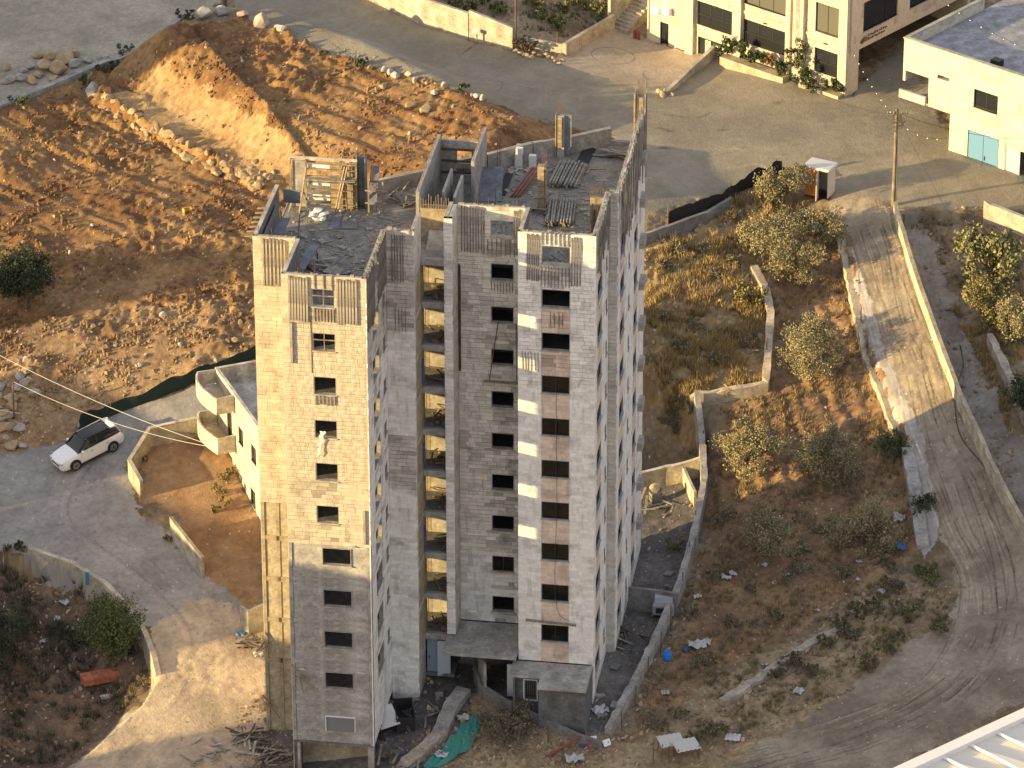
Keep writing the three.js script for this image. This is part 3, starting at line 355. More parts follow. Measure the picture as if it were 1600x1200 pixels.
// right side
const sideStyle = (bands) => (s, y) => { const mid = bands.some(([p, q]) => s > p && s < q); return { tone: mid ? TAN : WHITE, gap: y > 24 ? .022 : .007, dirt: y > 24 ? .2 : .06 }; };
{ const ops = seq(-1, 9).map((k) => WIN(k, .9, 2.9, .88, 2.1)).concat(seq(-1, 8).map((k) => WIN(k, 4.6, 5.2, 1.1, 2.0))), f = stoneWall([4.5, 0], [4.5, -5.9], -.4, TOP, ops, sideStyle([[.9, 2.9]]), { core: M.mortarPale, breaks: [.9, 2.9] }); ops.forEach((o) => windowHole(f, o, { frame: M.darkMetal })); }
stoneWall([4.5, -5.9], [5.05, -5.9], -.4, TOP, [], (s, y) => ({ tone: GREYST, gap: y > 10 ? .02 : .008, dirt: .15 }), { core: M.mortarPale });
{ const ops = seq(-1, 9).map((k) => WIN(k, 1, 2.9, .88, 2.1)).concat(seq(-1, 8).map((k) => WIN(k, 4.9, 5.5, 1.1, 2)), seq(-1, 8).map((k) => WIN(k, 7.6, 9.2, .88, 2.1))), f = stoneWall([5.05, -5.9], [5.05, -18.6], -.4, TOP, ops, sideStyle([[1, 2.9], [7.6, 9.2]]), { core: M.mortarPale, cope: false, breaks: [1, 2.9, 7.6, 9.2], cut: (s, y) => y > 29.6 && nz(s * 2, y * 2, 9) > .5 }); ops.forEach((o) => windowHole(f, o, { frame: M.darkMetal })); for (let k = 0; k < 10; k++) part('balcony_slab', wallBox(f, 10.0, 11.1, FL(k) - .12, FL(k) + .45, .0, .32), M.concPale, tower); }
// rear
const REAR = [[5.05, -18.6], [2.9, -18.6], [.4, -16.8], [-1.5, -15.8], [-4, -13.8], [-6.5, -12.1], [-10.2, -9.5], [-14.85, -8.3]];
for (let i = 0; i + 1 < REAR.length; i++) stoneWall(REAR[i], REAR[i + 1], i > 4 ? -2.3 : -.4, FL(9) + (i === 0 ? .25 : i < 5 ? 1.1 : .9), [], raw(GREYST), { core: M.conc });
// floors
{ const outline = [[-14.7, -8.2], [-14.7, 2.55], [-12.2, 2.55], [-12.2, 7.05], [-7.65, 7.05], [-7.65, .7], [-5.97, .7], [-5.97, -1.45], [-4.1, -1.45], [-4.1, -3.15], [.15, -3.15], [.15, -.15], [4.35, -.15], [4.35, -6.05], [4.9, -6.05], [4.9, -18.45], [3, -18.45], [.4, -16.6], [-1.5, -15.6], [-4, -13.6], [-6.5, -11.9], [-10.2, -9.3]];
  const sh = new THREE.Shape(outline.map(([x, z]) => new THREE.Vector2(x, -z)));
  for (let k = -1; k <= 9; k++) { const g = plain(new THREE.ExtrudeGeometry(sh, { depth: .2, bevelEnabled: false })); g.rotateX(-Math.PI / 2); g.translate(0, FL(k) - .2, 0); uvBox(g); part(k === 9 ? 'roof_slab' : 'floor_slab', g, k === 9 ? M.roofSlab : M.slab, tower); }
  for (let k = -1; k < 9; k++) part('inner_wall', [boxB(-14.5, -6.1, FL(k), FL(k) + 2.57, -4.2, -4.05), boxB(-3.7, 4.2, FL(k), FL(k) + 2.57, -6.6, -6.45)], M.conc, tower);
  for (const b of [[-12.1, -7.8, -2.6, .15, 5.4, 5.6], [-14.6, -12.2, -2.6, .16, 2.3, 2.44]]) part('foundation_wall', boxB(...b), M.concTan, tower); for (const b of [[-12.3, -11.95, -3.2, .17, 6.8, 7.15], [-7.9, -7.55, -3.2, .17, 6.8, 7.15]]) part('foundation_column', boxB(...b), M.conc, tower);
}
// the stone facing of the whole tower beyond the stones picked out above
const facing = () => { const g = new THREE.BufferGeometry(); g.setAttribute('position', new THREE.Float32BufferAttribute(blk.pos, 3)); g.setAttribute('normal', new THREE.Float32BufferAttribute(blk.nor, 3)); g.setAttribute('uv', new THREE.Float32BufferAttribute(blk.uv, 2)); g.setAttribute('color', new THREE.Float32BufferAttribute(blk.col, 3)); const m = part('stone_facing', g, M.stone, tower); m.userData.kind = 'stuff'; };
facing();
for (const [x, z, sx, sz, y0, y1, c] of [[-14.85, 2.72, 1, -1, LOW, TOP, 0], [-12.35, 7.2, 1, -1, LOW, TOP, 0], [-7.5, 7.2, -1, -1, .3, TOP, 1], [-5.85, .85, -1, -1, 0, TOP, 2], [-3.95, -1.08, -1, -1, 3.4, TOP, 2], [0, 0, 1, -1, 2.65, TOP, 1], [4.5, 0, -1, -1, -.3, TOP, 1], [5.05, -5.9, -1, -1, -.3, TOP, 1]]) part('corner_stone', boxB(...[x + sx * .006, x + sx * .07].sort((p, q) => p - q), y0, y1 - .01, ...[z + sz * .006, z + sz * .07].sort((p, q) => p - q)), [stoneTones[0], mat(...WHITE), mat(...GREYST)][c], tower);
// ground floor: canopies, annexe, doors
{ const can = (shape, y0, y1, m) => { const sh = new THREE.Shape(shape.map(([x, z]) => new THREE.Vector2(x, -z))), g = plain(new THREE.ExtrudeGeometry(sh, { depth: y1 - y0, bevelEnabled: false })); g.rotateX(-Math.PI / 2); g.translate(0, y0, 0); return part('canopy', uvBox(g), m, tower); };
  can([[-4.45, -2.96], [-4.45, .9], [-.02, .9], [-.02, -2.96]], 3.1, 3.3, M.conc); can([[-.3, .04], [-.3, 1.75], [1.55, 1.75], [1.55, 2.95], [4.45, 2.95], [4.45, .04]], 2.45, 2.6, M.conc);
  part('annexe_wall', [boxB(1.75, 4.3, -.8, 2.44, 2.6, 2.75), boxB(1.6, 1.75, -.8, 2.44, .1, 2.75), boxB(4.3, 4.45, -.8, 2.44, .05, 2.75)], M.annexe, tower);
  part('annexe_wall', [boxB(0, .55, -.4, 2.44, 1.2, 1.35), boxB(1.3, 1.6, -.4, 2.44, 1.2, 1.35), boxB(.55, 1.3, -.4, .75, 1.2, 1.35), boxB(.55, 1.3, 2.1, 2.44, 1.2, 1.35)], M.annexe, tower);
  const w = part('window', [boxB(.5, 1.35, .7, .76, 1.35, 1.39), boxB(.5, 1.35, 2.1, 2.15, 1.35, 1.39), boxB(.5, .56, .76, 2.1, 1.35, 1.39), boxB(1.3, 1.35, .76, 2.1, 1.35, 1.39)], M.white, tower); for (let i = 0; i < 6; i++) part('bar', boxB(.62 + i * .12, .65 + i * .12, .76, 2.1, 1.3, 1.33), M.steel, w);
  const dm = mat(.5, .55, .6); const d1 = part('door', boxB(-5.8, -5.1, .25, 2.7, -1.75, -1.68), mat(.28, .36, .44), tower); part('handle', boxB(-5.68, -5.62, 1.3, 1.45, -1.67, -1.63), M.darkMetal, d1); part('door', box(.78, 2.4, .05, -4.75, 1.45, -1.5, .25), dm, tower); part('door', boxB(-.65, .0, .2, 2.4, .2, .26), mat(.55, .56, .55), tower);
  part('ground_floor_wall', [boxB(-3.9, -.1, .1, 3.1, -3.3, -3.15), boxB(-.1, .02, .1, 2.44, -3.1, 1.6)], M.concDark, tower); part('partition_wall', box(.16, 2.5, 1.7, -2.2, 1.3, -.1, .35), M.conc, tower);
}

// ---------------------------------------------------------------- roof storey: what belongs to the tower
const RF = FL(9); M.batten = mat(.56, .50, .42, { map: txWood });
const fLeft = frameOf([-12.35, 7.2], [-7.5, 7.2]), fStrip = frameOf([-14.85, 2.72], [-12.37, 2.72]), fRec = frameOf([-3.95, -3], [0, -3]), fRight = frameOf([0, 0], [4.5, 0]), fMid = frameOf([-7.5, .85], [-5.85, .85]), fLSide = frameOf([-7.5, 7.2], [-7.5, .85]), fRSide = frameOf([4.5, 0], [4.5, -5.9]), fRSide2 = frameOf([5.05, -5.9], [5.05, -18.6]);
function battens(f, s0, s1, n, y0, y1, w, p, m, lean = .01) { for (let i = 0; i < n; i++) { const s = lerp(s0, s1, n > 1 ? i / (n - 1) : 0) + rr(-.015, .015), a = f.at(s + rr(-lean, lean), y0 + rr(-.05, .05), p / 2 + .004), b = f.at(s, y1 + rr(-.04, .06), p / 2 + .004); part('batten', bar(a, b, w, p), m, tower); } }
battens(fLeft, .47, 1.45, 7, RF - .05, TOP - .12, .085, .11, M.batten); battens(fLeft, 3.2, 4.25, 7, RF - .05, TOP - .1, .085, .11, M.batten); battens(fLeft, 1.85, 2.95, 7, RF - .02, RF + .8, .07, .08, M.batten); battens(fLeft, 1.9, 2.9, 3, RF + 2.05, TOP + .1, .05, .06, M.batten);
battens(fLeft, .5, .56, 1, 25.4, 28, .1, .15, M.batten); battens(fLeft, 1.85, 2.9, 6, FL(7) + .28, FL(7) + .82, .07, .08, M.batten); battens(fLeft, 4.5, 4.55, 1, 14, 16.2, .06, .13, M.batten); battens(fLeft, 1.65, 1.68, 1, 24.9, 28.1, .02, .03, M.rebar);
battens(fStrip, .6, 1.85, 7, RF - .25, TOP - .1, .1, .09, M.batten);
battens(fRec, .25, 1.55, 9, RF - .1, TOP - .05, .045, .06, M.woodGrey); battens(fRec, 1.75, 3.3, 7, RF - .3, RF + .75, .04, .05, M.woodGrey); battens(fRec, 3.3, 3.75, 4, RF - .2, TOP - .1, .04, .06, M.woodGrey); battens(fRec, 1.95, 3.2, 8, FL(8) + .15, FL(8) + .85, .03, .04, M.woodGrey);
battens(fRight, .55, 1.2, 6, RF - .2, TOP - .1, .045, .06, M.woodGrey); battens(fRight, 1.35, 2.95, 9, RF - .55, RF + .72, .05, .05, M.woodGrey); battens(fRight, 1.4, 2.9, 7, RF + 2.1, TOP + .12, .045, .06, M.woodGrey); battens(fRight, 3.1, 3.6, 4, RF - .4, TOP - .15, .045, .06, M.woodGrey); battens(fRight, 1.9, 2.6, 4, FL(8) - .35, FL(8) + .6, .03, .04, M.woodGrey);
battens(fMid, .35, 1.0, 5, RF - .4, TOP - .25, .05, .05, M.woodGrey); battens(fMid, .5, 1.1, 4, FL(8) - .8, FL(8) + .7, .03, .04, M.woodGrey);
battens(fRight, .25, 1.15, 6, FL(7) - .5, FL(7) + .7, .025, .03, M.woodGrey, .06); battens(fRec, .05, .12, 2, FL(6) + .4, FL(8) + 1.8, .06, .08, M.woodDark); battens(fLSide, .3, 2.2, 7, RF - .6, TOP + .15, .06, .09, M.woodGrey, .08); battens(fLSide, 3.5, 6, 8, RF - .4, TOP + .2, .06, .09, M.woodGrey, .08);
for (let i = 0; i < 14; i++) { const s = .4 + i * .4 + rr(-.1, .1); part('batten', bar(fRSide.at(s, rr(27.4, 29), .08), fRSide.at(s + rr(-.25, .25), TOP + rr(-.3, .3), .09), .08, .07), M.woodGrey, tower); }
for (let i = 0; i < 30; i++) { const s = .3 + i * .41 + rr(-.1, .1), up = lerp(31, 32.0, sstep(8, 12, s)); part('batten', bar(fRSide2.at(s, rr(25.8, 28.6), .1), fRSide2.at(s + rr(-.35, .35), up + rr(-.5, .5), rr(.05, .16)), rr(.07, .13), .06), i % 3 ? M.woodGrey : M.batten, tower); }
// lift and stair core standing above the roof
part('core_wall', boxB(-6.55, -6.35, RF, 31.2, -11.9, -4.0), M.conc, tower); part('core_wall', boxB(-4.05, -3.85, RF, 31.1, -13.5, -8.7), M.conc, tower);
part('core_wall', [[-6.33, -5.4, RF, 30.9], [-4.5, -4.07, RF, 30.9], [-5.4, -4.5, RF, RF + .5], [-5.4, -4.5, RF + .95, RF + 1.25], [-5.4, -4.5, RF + 2.1, 30.9]].map(([a, b, c, d]) => boxB(a, b, c, d, -12.0, -11.8)), M.conc, tower);
for (let i = 0; i < 3; i++) part('waling', boxB(-6.3, -4.1, RF + .62 + i * .75, RF + .74 + i * .75, -11.78, -11.7), M.woodDark, tower);
part('stair_head_wall', boxB(-6.3, -4.5, RF + .0, 30.35, -4.2, -3.98), M.concTan, tower); part('stair_flight', box(1.0, .2, 2.0, -5.25, RF + .1, -3.0, 0, .55), M.conc, tower);
for (let i = 0; i < 13; i++) part('form_stake', bar(V3(-6.25 + i * .15, 30.2, -3.92), V3(-6.25 + i * .15 + rr(-.03, .03), 30.65 + rr(0, .5), -3.92), .07, .04), M.wood, tower);
part('lift_wall', boxB(-5.25, -5.1, RF, 30.6, -8.6, -5.4), M.conc, tower); part('lift_wall', boxB(-4.6, -4.45, RF, 30.3, -8.4, -5.4), M.conc, tower);
// corner and side formwork
part('rear_column', boxB(.0, .42, RF, 30.9, -16.45, -16.1), M.conc, tower); part('form_board', boxB(-.1, -.04, RF + .1, 31, -16.5, -16.05), M.wood, tower); part('form_board', boxB(.05, .3, RF + .7, 30.85, -16.06, -16.0), M.wood, tower); part('form_board', boxB(.46, .86, RF + .1, 30.95, -16.3, -16.24), M.plyGrey, tower);
part('corner_column', boxB(4.55, 4.95, RF, 31.6, -18.4, -17.9), M.concTan, tower); part('form_board', boxB(4.4, 4.5, RF, 31.9, -18.4, -17.8), M.wood, tower);
part('inner_column', boxB(3.35, 4.2, RF, 30.5, -6.3, -6.0), M.concTan, tower);
for (let i = 0; i < 4; i++) part('form_board', boxB(3.36 + i * .2, 3.46 + i * .2, RF, 29.9 + rr(-.3, .3), -5.98, -5.93), i % 2 ? M.woodDark : M.wood, tower);
{ const rods = []; const up = (x, z, y, h, n, dx, dz) => { for (let i = 0; i < n; i++) rods.push(rod(V3(x + dx * i, y, z + dz * i), V3(x + dx * i + rr(-.06, .06), y + h * rr(.8, 1.1), z + dz * i + rr(-.05, .05)), .014)); };
  up(.05, -16.3, 30.8, 1.1, 4, .1, .04); up(4.6, -18.2, 31.4, 1.3, 5, .08, .06); up(3.4, -6.15, 30.4, .8, 10, .08, 0); up(4.2, -6.5, RF, 1.2, 8, .0, -.3); up(-6.45, -4.2, 31.1, .4, 12, 0, -.62); up(-3.95, -8.9, 31, .5, 9, 0, -.5); up(-9.8, -7.4, RF, 2.8, 4, .12, .1); up(-7.2, -10.9, RF, 1.4, 4, .12, .05); up(-3.2, -13.4, RF, 2.4, 3, .1, .05); up(-2.4, -7.2, RF, 2.2, 2, .1, .05); up(-10.9, 6.9, RF, 3.1, 3, .5, 0); up(.15, -8.9, 30.9, 1.2, 4, .1, .03);
  for (const [f, n] of [[fLeft, 4], [fStrip, 3], [fRec, 6], [fRight, 6], [fMid, 4], [fLSide, 7], [fRSide, 7], [fRSide2, 16]]) for (let i = 0; i < n; i++) { const a = f.at(f.w * (i + .2 + .6 * R()) / n, TOP - .3, -.14); rods.push(rod(a, a.clone().add(V3(rr(-.08, .08), .3 + rr(.15, .75), rr(-.08, .08))), .016)); }
  part('rebar', rods, M.rebar, tower).userData.kind = 'stuff'; }
{ const bits = [], q = rng(515); for (let i = 0; i < 1000; i++) { const x = q() < .5 ? lerp(-14, -7.8, q()) : lerp(-3.5, 4.3, q()), z = x < -7 ? lerp(-7, 6.5, q()) : lerp(-15, -1, q()); if (x < -12 && z > 2.2) continue; if (x > -3.6 && x < .3 && z > -3.6) continue; const s = .05 + .3 * q() * q(); bits.push(q() < .6 ? box(s, s * .5, s * 1.3, x, RF + s * .2, z, q() * 6, q() * .5) : box(.05, .03, .3 + q() * .6, x, RF + .03, z, q() * 6)); } part('roof_rubble', bits, M.concPale, tower).userData.kind = 'stuff'; }
{ const q = rng(818), bits = []; for (const f of [fLeft, fStrip, fRec, fRight, fMid, fLSide, fRSide]) for (let s = .1; s < f.w - .1; s += .12 + q() * .3) { const w = .08 + q() * .2; bits.push(wallBox(f, s, Math.min(s + w, f.w - .05), TOP + .0, TOP + .05 + q() * q() * .14, -.2 + q() * .05, -.05 - q() * .05)); } part('mortar_lumps', bits, M.concPale, tower).userData.kind = 'stuff'; }
// small stuff clinging to the facade
part('dust_sheet', (() => { const g = new THREE.PlaneGeometry(.38, 2.1, 6, 14), p = g.attributes.position; for (let i = 0; i < p.count; i++) { const y = p.getY(i), t = (1.05 - y) / 2.1; p.setXYZ(i, p.getX(i) * (.25 + 1.2 * nf(t * 4, .2, 40)) * (1 - .5 * t) - .3 * t + .34 * (nf(t * 6, .7, 30) - .5), y * .8, .06 + .12 * nf(p.getX(i) * 9 + t, t * 4, 30)); } g.computeVertexNormals(); const q = plain(g); q.translate(-10.15, 20.4, 7.25); return q; })(), mat(.75, .73, .66, { side: THREE.DoubleSide }), tower);
part('dust_sheet', (() => { const g = new THREE.PlaneGeometry(.4, 2.2, 6, 14), p = g.attributes.position; for (let i = 0; i < p.count; i++) { const y = p.getY(i), t = (1.1 - y) / 2.2; p.setXYZ(i, p.getX(i) * (.4 + .6 * t) + .25 * t, y, .08 + .06 * Math.sin(p.getX(i) * 16 + t * 5)); } g.computeVertexNormals(); const q = plain(g); q.translate(-13.2, 20.8, 2.78); return q; })(), mat(.78, .74, .62, { side: THREE.DoubleSide }), tower);
for (const [x, y, w] of [[-8.6, 13.75, .7], [-8.2, 5.35, .9], [-11.7, 5.3, .9]]) { const g = rockGeo(Math.round(x * -97 + y), 2, .5); g.scale(w * .7, .35, .25); g.translate(x, y, 7.28); part('cement_bag', g, M.concPale, tower); }
for (const [a, b] of [[[-12.3, 5.6, 7.35], [-11, 4.0, 7.4]], [[-11.9, 5.4, 7.4], [-11.6, 3.7, 7.4]], [[-12.2, 4.7, 7.35], [-10.9, 4.8, 7.35]], [[-15.1, 4.9, 2.9], [-14.3, 3.4, 2.9]], [[-15.3, 3.6, 2.9], [-14.2, 4.3, 2.9]], [[-15, .6, 2.9], [-14, -.9, 2.95]], [[-15, 0, 2.9], [-14, -.2, 2.9]]]) part('loose_batten', bar(V3(...a), V3(...b), .07, .07), M.wood, tower);
{ const s = part('bracket', bar(V3(.5, 5.62, .35), V3(3.5, 5.5, .35), .22, .05), M.woodGrey, tower); part('bracket', bar(V3(-2.4, FL(6) + .0, -2.65), V3(-.2, FL(6) - .0, -2.65), .3, .05), M.woodGrey, tower); part('bracket_stay', bar(V3(-2.1, FL(6), -2.7), V3(-1.6, FL(7) + 1, -2.95), .04, .04), M.woodDark, tower); part('bracket_stay', bar(V3(-.5, FL(6), -2.7), V3(-.55, FL(7) + 1, -2.95), .04, .04), M.woodDark, tower); }
part('hanging_cable', tube([V3(2.25, FL(6) + 1, .1), V3(2.3, FL(4), .09), V3(2.5, FL(1), .12), V3(3.1, 5.6, .1)], .012, 40, 4), M.darkMetal, tower);
for (let k = 2; k < 7; k += 2) part('blue_cloth', box(.06, 1.6, .25, -5.8, FL(k) + 1, -1.45), mat(.05, .12, .35), tower);

// ---------------------------------------------------------------- loose things on the roof
const roofThing = (name, label, cat, x, z, turn = 0, group) => thing(name, label, cat, T2W(x, RF + .005, z), YAW + turn, group);
{ const t = roofThing('wall_formwork', 'large timber wall formwork with horizontal rails at the rear left roof edge', 'formwork', -12.5, -7.2);
  for (const x of [-2, -1.1, .95, 1.55, 1.9]) part('post', bar(V3(x, 0, .1), V3(x, 3.15, .1), .09, .09), M.wood, t);
  for (const y of [.35, .8, 1.3, 1.75, 2.15, 2.6, 2.95]) part('rail', bar(V3(-1.05, y, .17), V3(1.95, y + rr(-.04, .04), .17), .1, .05), M.wood, t);
  part('panel', boxB(-1.9, -1.15, .05, 3.0, -.02, .04), M.conc, t); part('panel', boxB(.35, 1.9, .05, 2.9, -.06, -.02), M.wood, t); for (const y of [.5, 1.45, 2.45]) part('panel', boxB(-1.05, .3, y, y + .35, -.06, -.02), M.whiteCloth, t);
  part('top_board', boxB(-2.05, 1.95, 3.06, 3.3, -.03, .03), M.concPale, t); part('walk_board', boxB(-1.1, 1.9, 2.05, 2.1, .2, .6), M.woodGrey, t);
  for (const [a, b] of [[[.7, 0, .9], [1.25, 2.9, .2]], [[.85, 0, .95], [1.4, 2.9, .2]], [[1.5, 0, .8], [1.15, 2.6, .2]], [[-1.4, 0, .8], [-1.05, 2.7, .2]], [[-2, .1, 1], [-1.7, 1.1, .2]]]) part('prop', bar(V3(...a), V3(...b), .08, .06), M.wood, t); }
{ const t = roofThing('column_formwork', 'upright grey column shutter with a leaning blue-grey board beside the timber formwork', 'formwork', -10.35, -7.6);
  part('side_board', boxB(-.3, -.24, 0, 3.6, -.3, .3), M.plyGrey, t); part('side_board', boxB(.2, .26, 0, 3.3, -.3, .3), M.plyGrey, t); part('back_board', boxB(-.24, .2, 0, 3.2, -.3, -.24), M.conc, t); part('leaning_board', box(.5, 2.3, .05, .75, 1.65, .3, 0, -.5), M.plyGrey, t);
  for (const x of [.5, 1.35]) part('trestle_leg', bar(V3(x, 0, .7), V3(x, 2.1, .7), .09, .09), M.wood, t); for (const y of [.7, 1.5]) part('trestle_rail', bar(V3(.3, y, .76), V3(1.6, y, .76), .08, .08), M.wood, t); }
{ const t = roofThing('corner_formwork', 'dark blue-grey shutter panels propped inside the left corner parapet of the roof', 'formwork', -13.7, -.7);
  part('panel', box(.06, 2.1, 5, -.85, 1.3, .5, 0, 0, -.1), M.plyGrey, t); part('panel', box(.7, .05, 4.4, -.25, 1.6, .6, 0, 0, .25), M.plyGrey, t); part('panel', boxB(-.6, .4, 1.9, 2.75, -3.1, -3.04), M.plyGrey, t);
  for (const [x, z] of [[-.5, -2.4], [.35, -2.4], [-.4, .4], [.35, 1.7], [-.4, 2.7], [.5, 2.9]]) part('prop', bar(V3(x, 0, z), V3(x + rr(-.2, .2), rr(1.4, 2.1), z + rr(-.2, .2)), .07, .07), M.wood, t); part('prop', bar(V3(-.5, 1.1, 1.8), V3(.7, .9, 2), .06, .06), M.wood, t); }
{ const t = roofThing('scaffold_bracket', 'row of short planks jutting out over the left roof edge', 'scaffold', -15.2, -1.1); for (let i = 0; i < 7; i++) part('plank', bar(V3(-.55, 1.7 - i * .0, -2.1 + i * .62), V3(.4, 1.75, -2.1 + i * .62), .14, .05), M.wood, t); part('bearer', bar(V3(.1, 1.68, -2.3), V3(.1, 1.68, 1.8), .07, .08), M.wood, t); }
function sackHeap(t, n, r, m, seed) { const q = rng(seed); for (let i = 0; i < n; i++) { const g = rockGeo(seed + i, 2, .6); g.scale(.75, .5, .5); g.rotateY(q() * 3); g.translate((q() - .5) * r, .14 + .2 * ((i / 4) | 0), (q() - .5) * r); part('sack', g, m, t); } }
sackHeap(roofThing('sack_pile', 'heap of pale cement sacks on the left half of the roof', 'sacks', -12.7, -5.6), 9, .9, M.whiteCloth, 41);
for (const [x, z, w, d, a, l, m] of [[-11.6, -5.6, .6, 2.2, .1, 'grey shutter panel lying beside the cement sacks', M.plyGrey], [-10.7, -5.5, .9, 1.8, .1, 'dull brown plywood sheet lying right of the grey shutter panel', M.concDark], [1.7, -16.4, .75, 3, -.08, 'black roll-out mat lying on the rear right roof', M.black], [-2.5, -11.9, .45, 3, .0, 'narrow black mat on the roof right of the stair core', M.black], [-12.0, 1.6, .55, 3.2, -.12, 'blue-grey plank panel leaning inside the left front parapet', M.plyGrey], [-8.05, 3.9, .7, 5, -.02, 'long dark walkway board inside the right parapet of the left block', M.plyGrey]]) { const y = z > 1 ? 1.0 : .04; const t = single(m === M.black ? 'rubber_mat' : 'shutter_panel', box(w, .06, d, 0, 0, 0), m, l, m === M.black ? 'mat' : 'panel'); t.position.copy(T2W(x, RF + y, z)); t.rotation.set(z > 1 ? .08 : 0, YAW + a, 0, 'YXZ'); if (z > 1) { const leg = part('trestle', [bar(V3(-w / 2 + .05, 0, -d / 2 + .2), V3(-w / 2 + .05, -y, -d / 2 + .2), .06), bar(V3(w / 2 - .05, 0, -d / 2 + .2), V3(w / 2 - .05, -y, -d / 2 + .2), .06), bar(V3(-w / 2 + .05, 0, d / 2 - .2), V3(-w / 2 + .05, -y, d / 2 - .2), .06)], M.wood, t); } }
for (const [x, z, w, h, rx, l] of [[-3.1, -10.6, 1.5, 2.7, -1.15, 'large blue-grey shutter sheet leaning against the stair core'], [-3.3, -12.0, 1.0, 1.4, -1.35, 'smaller grey sheet lying behind the leaning shutter sheet']]) { const t = single('leaning_sheet', box(w, h, .05, 0, h / 2, 0, 0, 0, 0), M.plyGrey, l, 'panel'); t.position.copy(T2W(x, RF + .03, z + 1.2)); t.rotation.set(rx, YAW, .1, 'YXZ'); }
function poleStack(label, x, z, n, len, lay, turn, m, w = .13) { const t = roofThing('timber_stack', label, 'timber stack', x, z, turn, 'timber on the roof'); part('bearer', box(n * .2, .1, .1, 0, .05, len * .3), M.woodDark, t); part('bearer', box(n * .2, .1, .1, 0, .05, -len * .3), M.woodDark, t); for (let j = 0; j < lay; j++) for (let i = 0; i < n - j; i++) { const xx = (i - (n - j - 1) / 2) * .19 + rr(-.03, .03), dz = rr(-.2, .2), b = part('pole', rod(V3(xx - rr(-.05, .05), .17 + j * .14, -len / 2 + dz), V3(xx + rr(-.05, .05), .17 + j * .14, len / 2 + dz), w / 2, w / 2, 6), R() < .75 ? m : M.woodGrey, t); } }
poleStack('stack of round timber props in the middle of the right roof, rear one', 1.0, -13.4, 10, 3.2, 2, -.06, M.woodGrey); poleStack('stack of round timber props nearest the right front parapet', 1.3, -8.3, 9, 3.4, 2, .08, M.woodGrey);
{ const t = roofThing('timber_stack', 'untidy fan of grey boards in the rear right roof corner', 'timber stack', 3.6, -16.6, 0, 'timber on the roof'); for (let i = 0; i < 9; i++) part('board', box(.16, .04, rr(1.4, 2.6), rr(-.3, .3), .05 + i * .05, rr(-.3, .3), 1.2 + rr(-.5, .5)), i % 3 ? M.woodGrey : M.wood, t); }
{ const t = roofThing('pipe_bundle', 'bundle of red-brown pipes lying slantwise right of the black mat', 'pipes', -1.4, -11.7); for (let i = 0; i < 6; i++) part('pipe', rod(V3(-.55 + i * .1, .06 + (i % 2) * .1, 1.5), V3(.25 + i * .12, .55 + (i % 2) * .08, -1.5), .05), i % 2 ? M.red : M.woodGrey, t); }
{ const t = roofThing('column_stub', 'rough concrete column stub with timber forms in the middle of the right roof', 'column', .05, -9.1); part('shaft', boxB(-.2, .2, 0, 2.75, -.2, .2), M.concTan, t); part('form_board', boxB(.22, .3, 0, 2.9, -.25, .2), M.wood, t); part('form_board', boxB(-.18, .2, 1.2, 2.6, .22, .26), M.wood, t); for (let i = 0; i < 6; i++) part('scrap_board', box(.14, .04, rr(.9, 1.6), rr(-.9, .9), .06 + i * .04, .5 + rr(-.4, .4), rr(0, 3)), i % 2 ? M.woodDark : M.woodGrey, t); part('crossbar', box(1.3, .07, .07, 0, .75, .3, .3), M.woodGrey, t); }
{ const t = roofThing('block_pile', 'white masonry blocks stacked and broken by the rear parapet', 'blocks', -1.7, -14.3); for (const [x, y, z] of [[-.4, .2, -.3], [-.4, .6, -.3], [.45, .2, -.25], [.45, .6, -.25], [-.35, 1, -.3]]) part('block', box(.42, .38, .3, x, y, z, rr(-.15, .15)), M.whiteCloth, t); for (let i = 0; i < 26; i++) { const g = rockGeo(300 + i, 0, .7); g.scale(.3, .25, .28); g.rotateY(rr(0, 6)); g.translate(rr(-.9, 1), .06, rr(-.1, 1.1)); part('rubble', g, M.concPale, t); } }
{ const t = roofThing('scrap_heap', 'tangled heap of boards and crumpled sheeting inside the left front roof corner', 'scrap', -10.9, 1.4); for (let i = 0; i < 22; i++) part(i % 4 ? 'board' : 'sheet', i % 4 ? box(.13, .04, rr(.9, 2.4), rr(-1, 1), .08 + i * .035, rr(-1.6, 2.2), rr(0, 3), rr(-.25, .25)) : box(rr(.5, .9), .03, rr(.7, 1.2), rr(-.7, .7), .2 + i * .03, rr(-1, 1.5), rr(0, 3), rr(-.4, .4), rr(-.3, .3)), [M.woodGrey, M.plyGrey, M.woodDark, M.concPale][i % 4], t); }
{ const t = roofThing('scrap_heap', 'jumble of light timber offcuts by the rear parapet left of the stair core', 'scrap', -8.0, -8.6); for (let i = 0; i < 24; i++) part('board', box(.1, .04, rr(.6, 1.6), rr(-1.1, 1.1), .06 + i * .025, rr(-.8, .9), rr(0, 3), rr(-.5, .5)), i % 3 ? M.woodGrey : M.wood, t); }
{ const t = roofThing('scrap_heap', 'low row of stakes and rubble behind the middle parapet of the left block', 'scrap', -6.9, -1.0); for (let i = 0; i < 14; i++) part('board', i < 8 ? bar(V3(-.8 + i * .2, 0, rr(-.2, .6)), V3(-.8 + i * .2 + rr(-.1, .1), rr(.6, 1.5), rr(0, .8)), .07, .04) : box(.12, .04, rr(.5, 1.3), rr(-.9, .6), .1, rr(-1, .8), rr(0, 3)), i % 2 ? M.wood : M.woodGrey, t); }
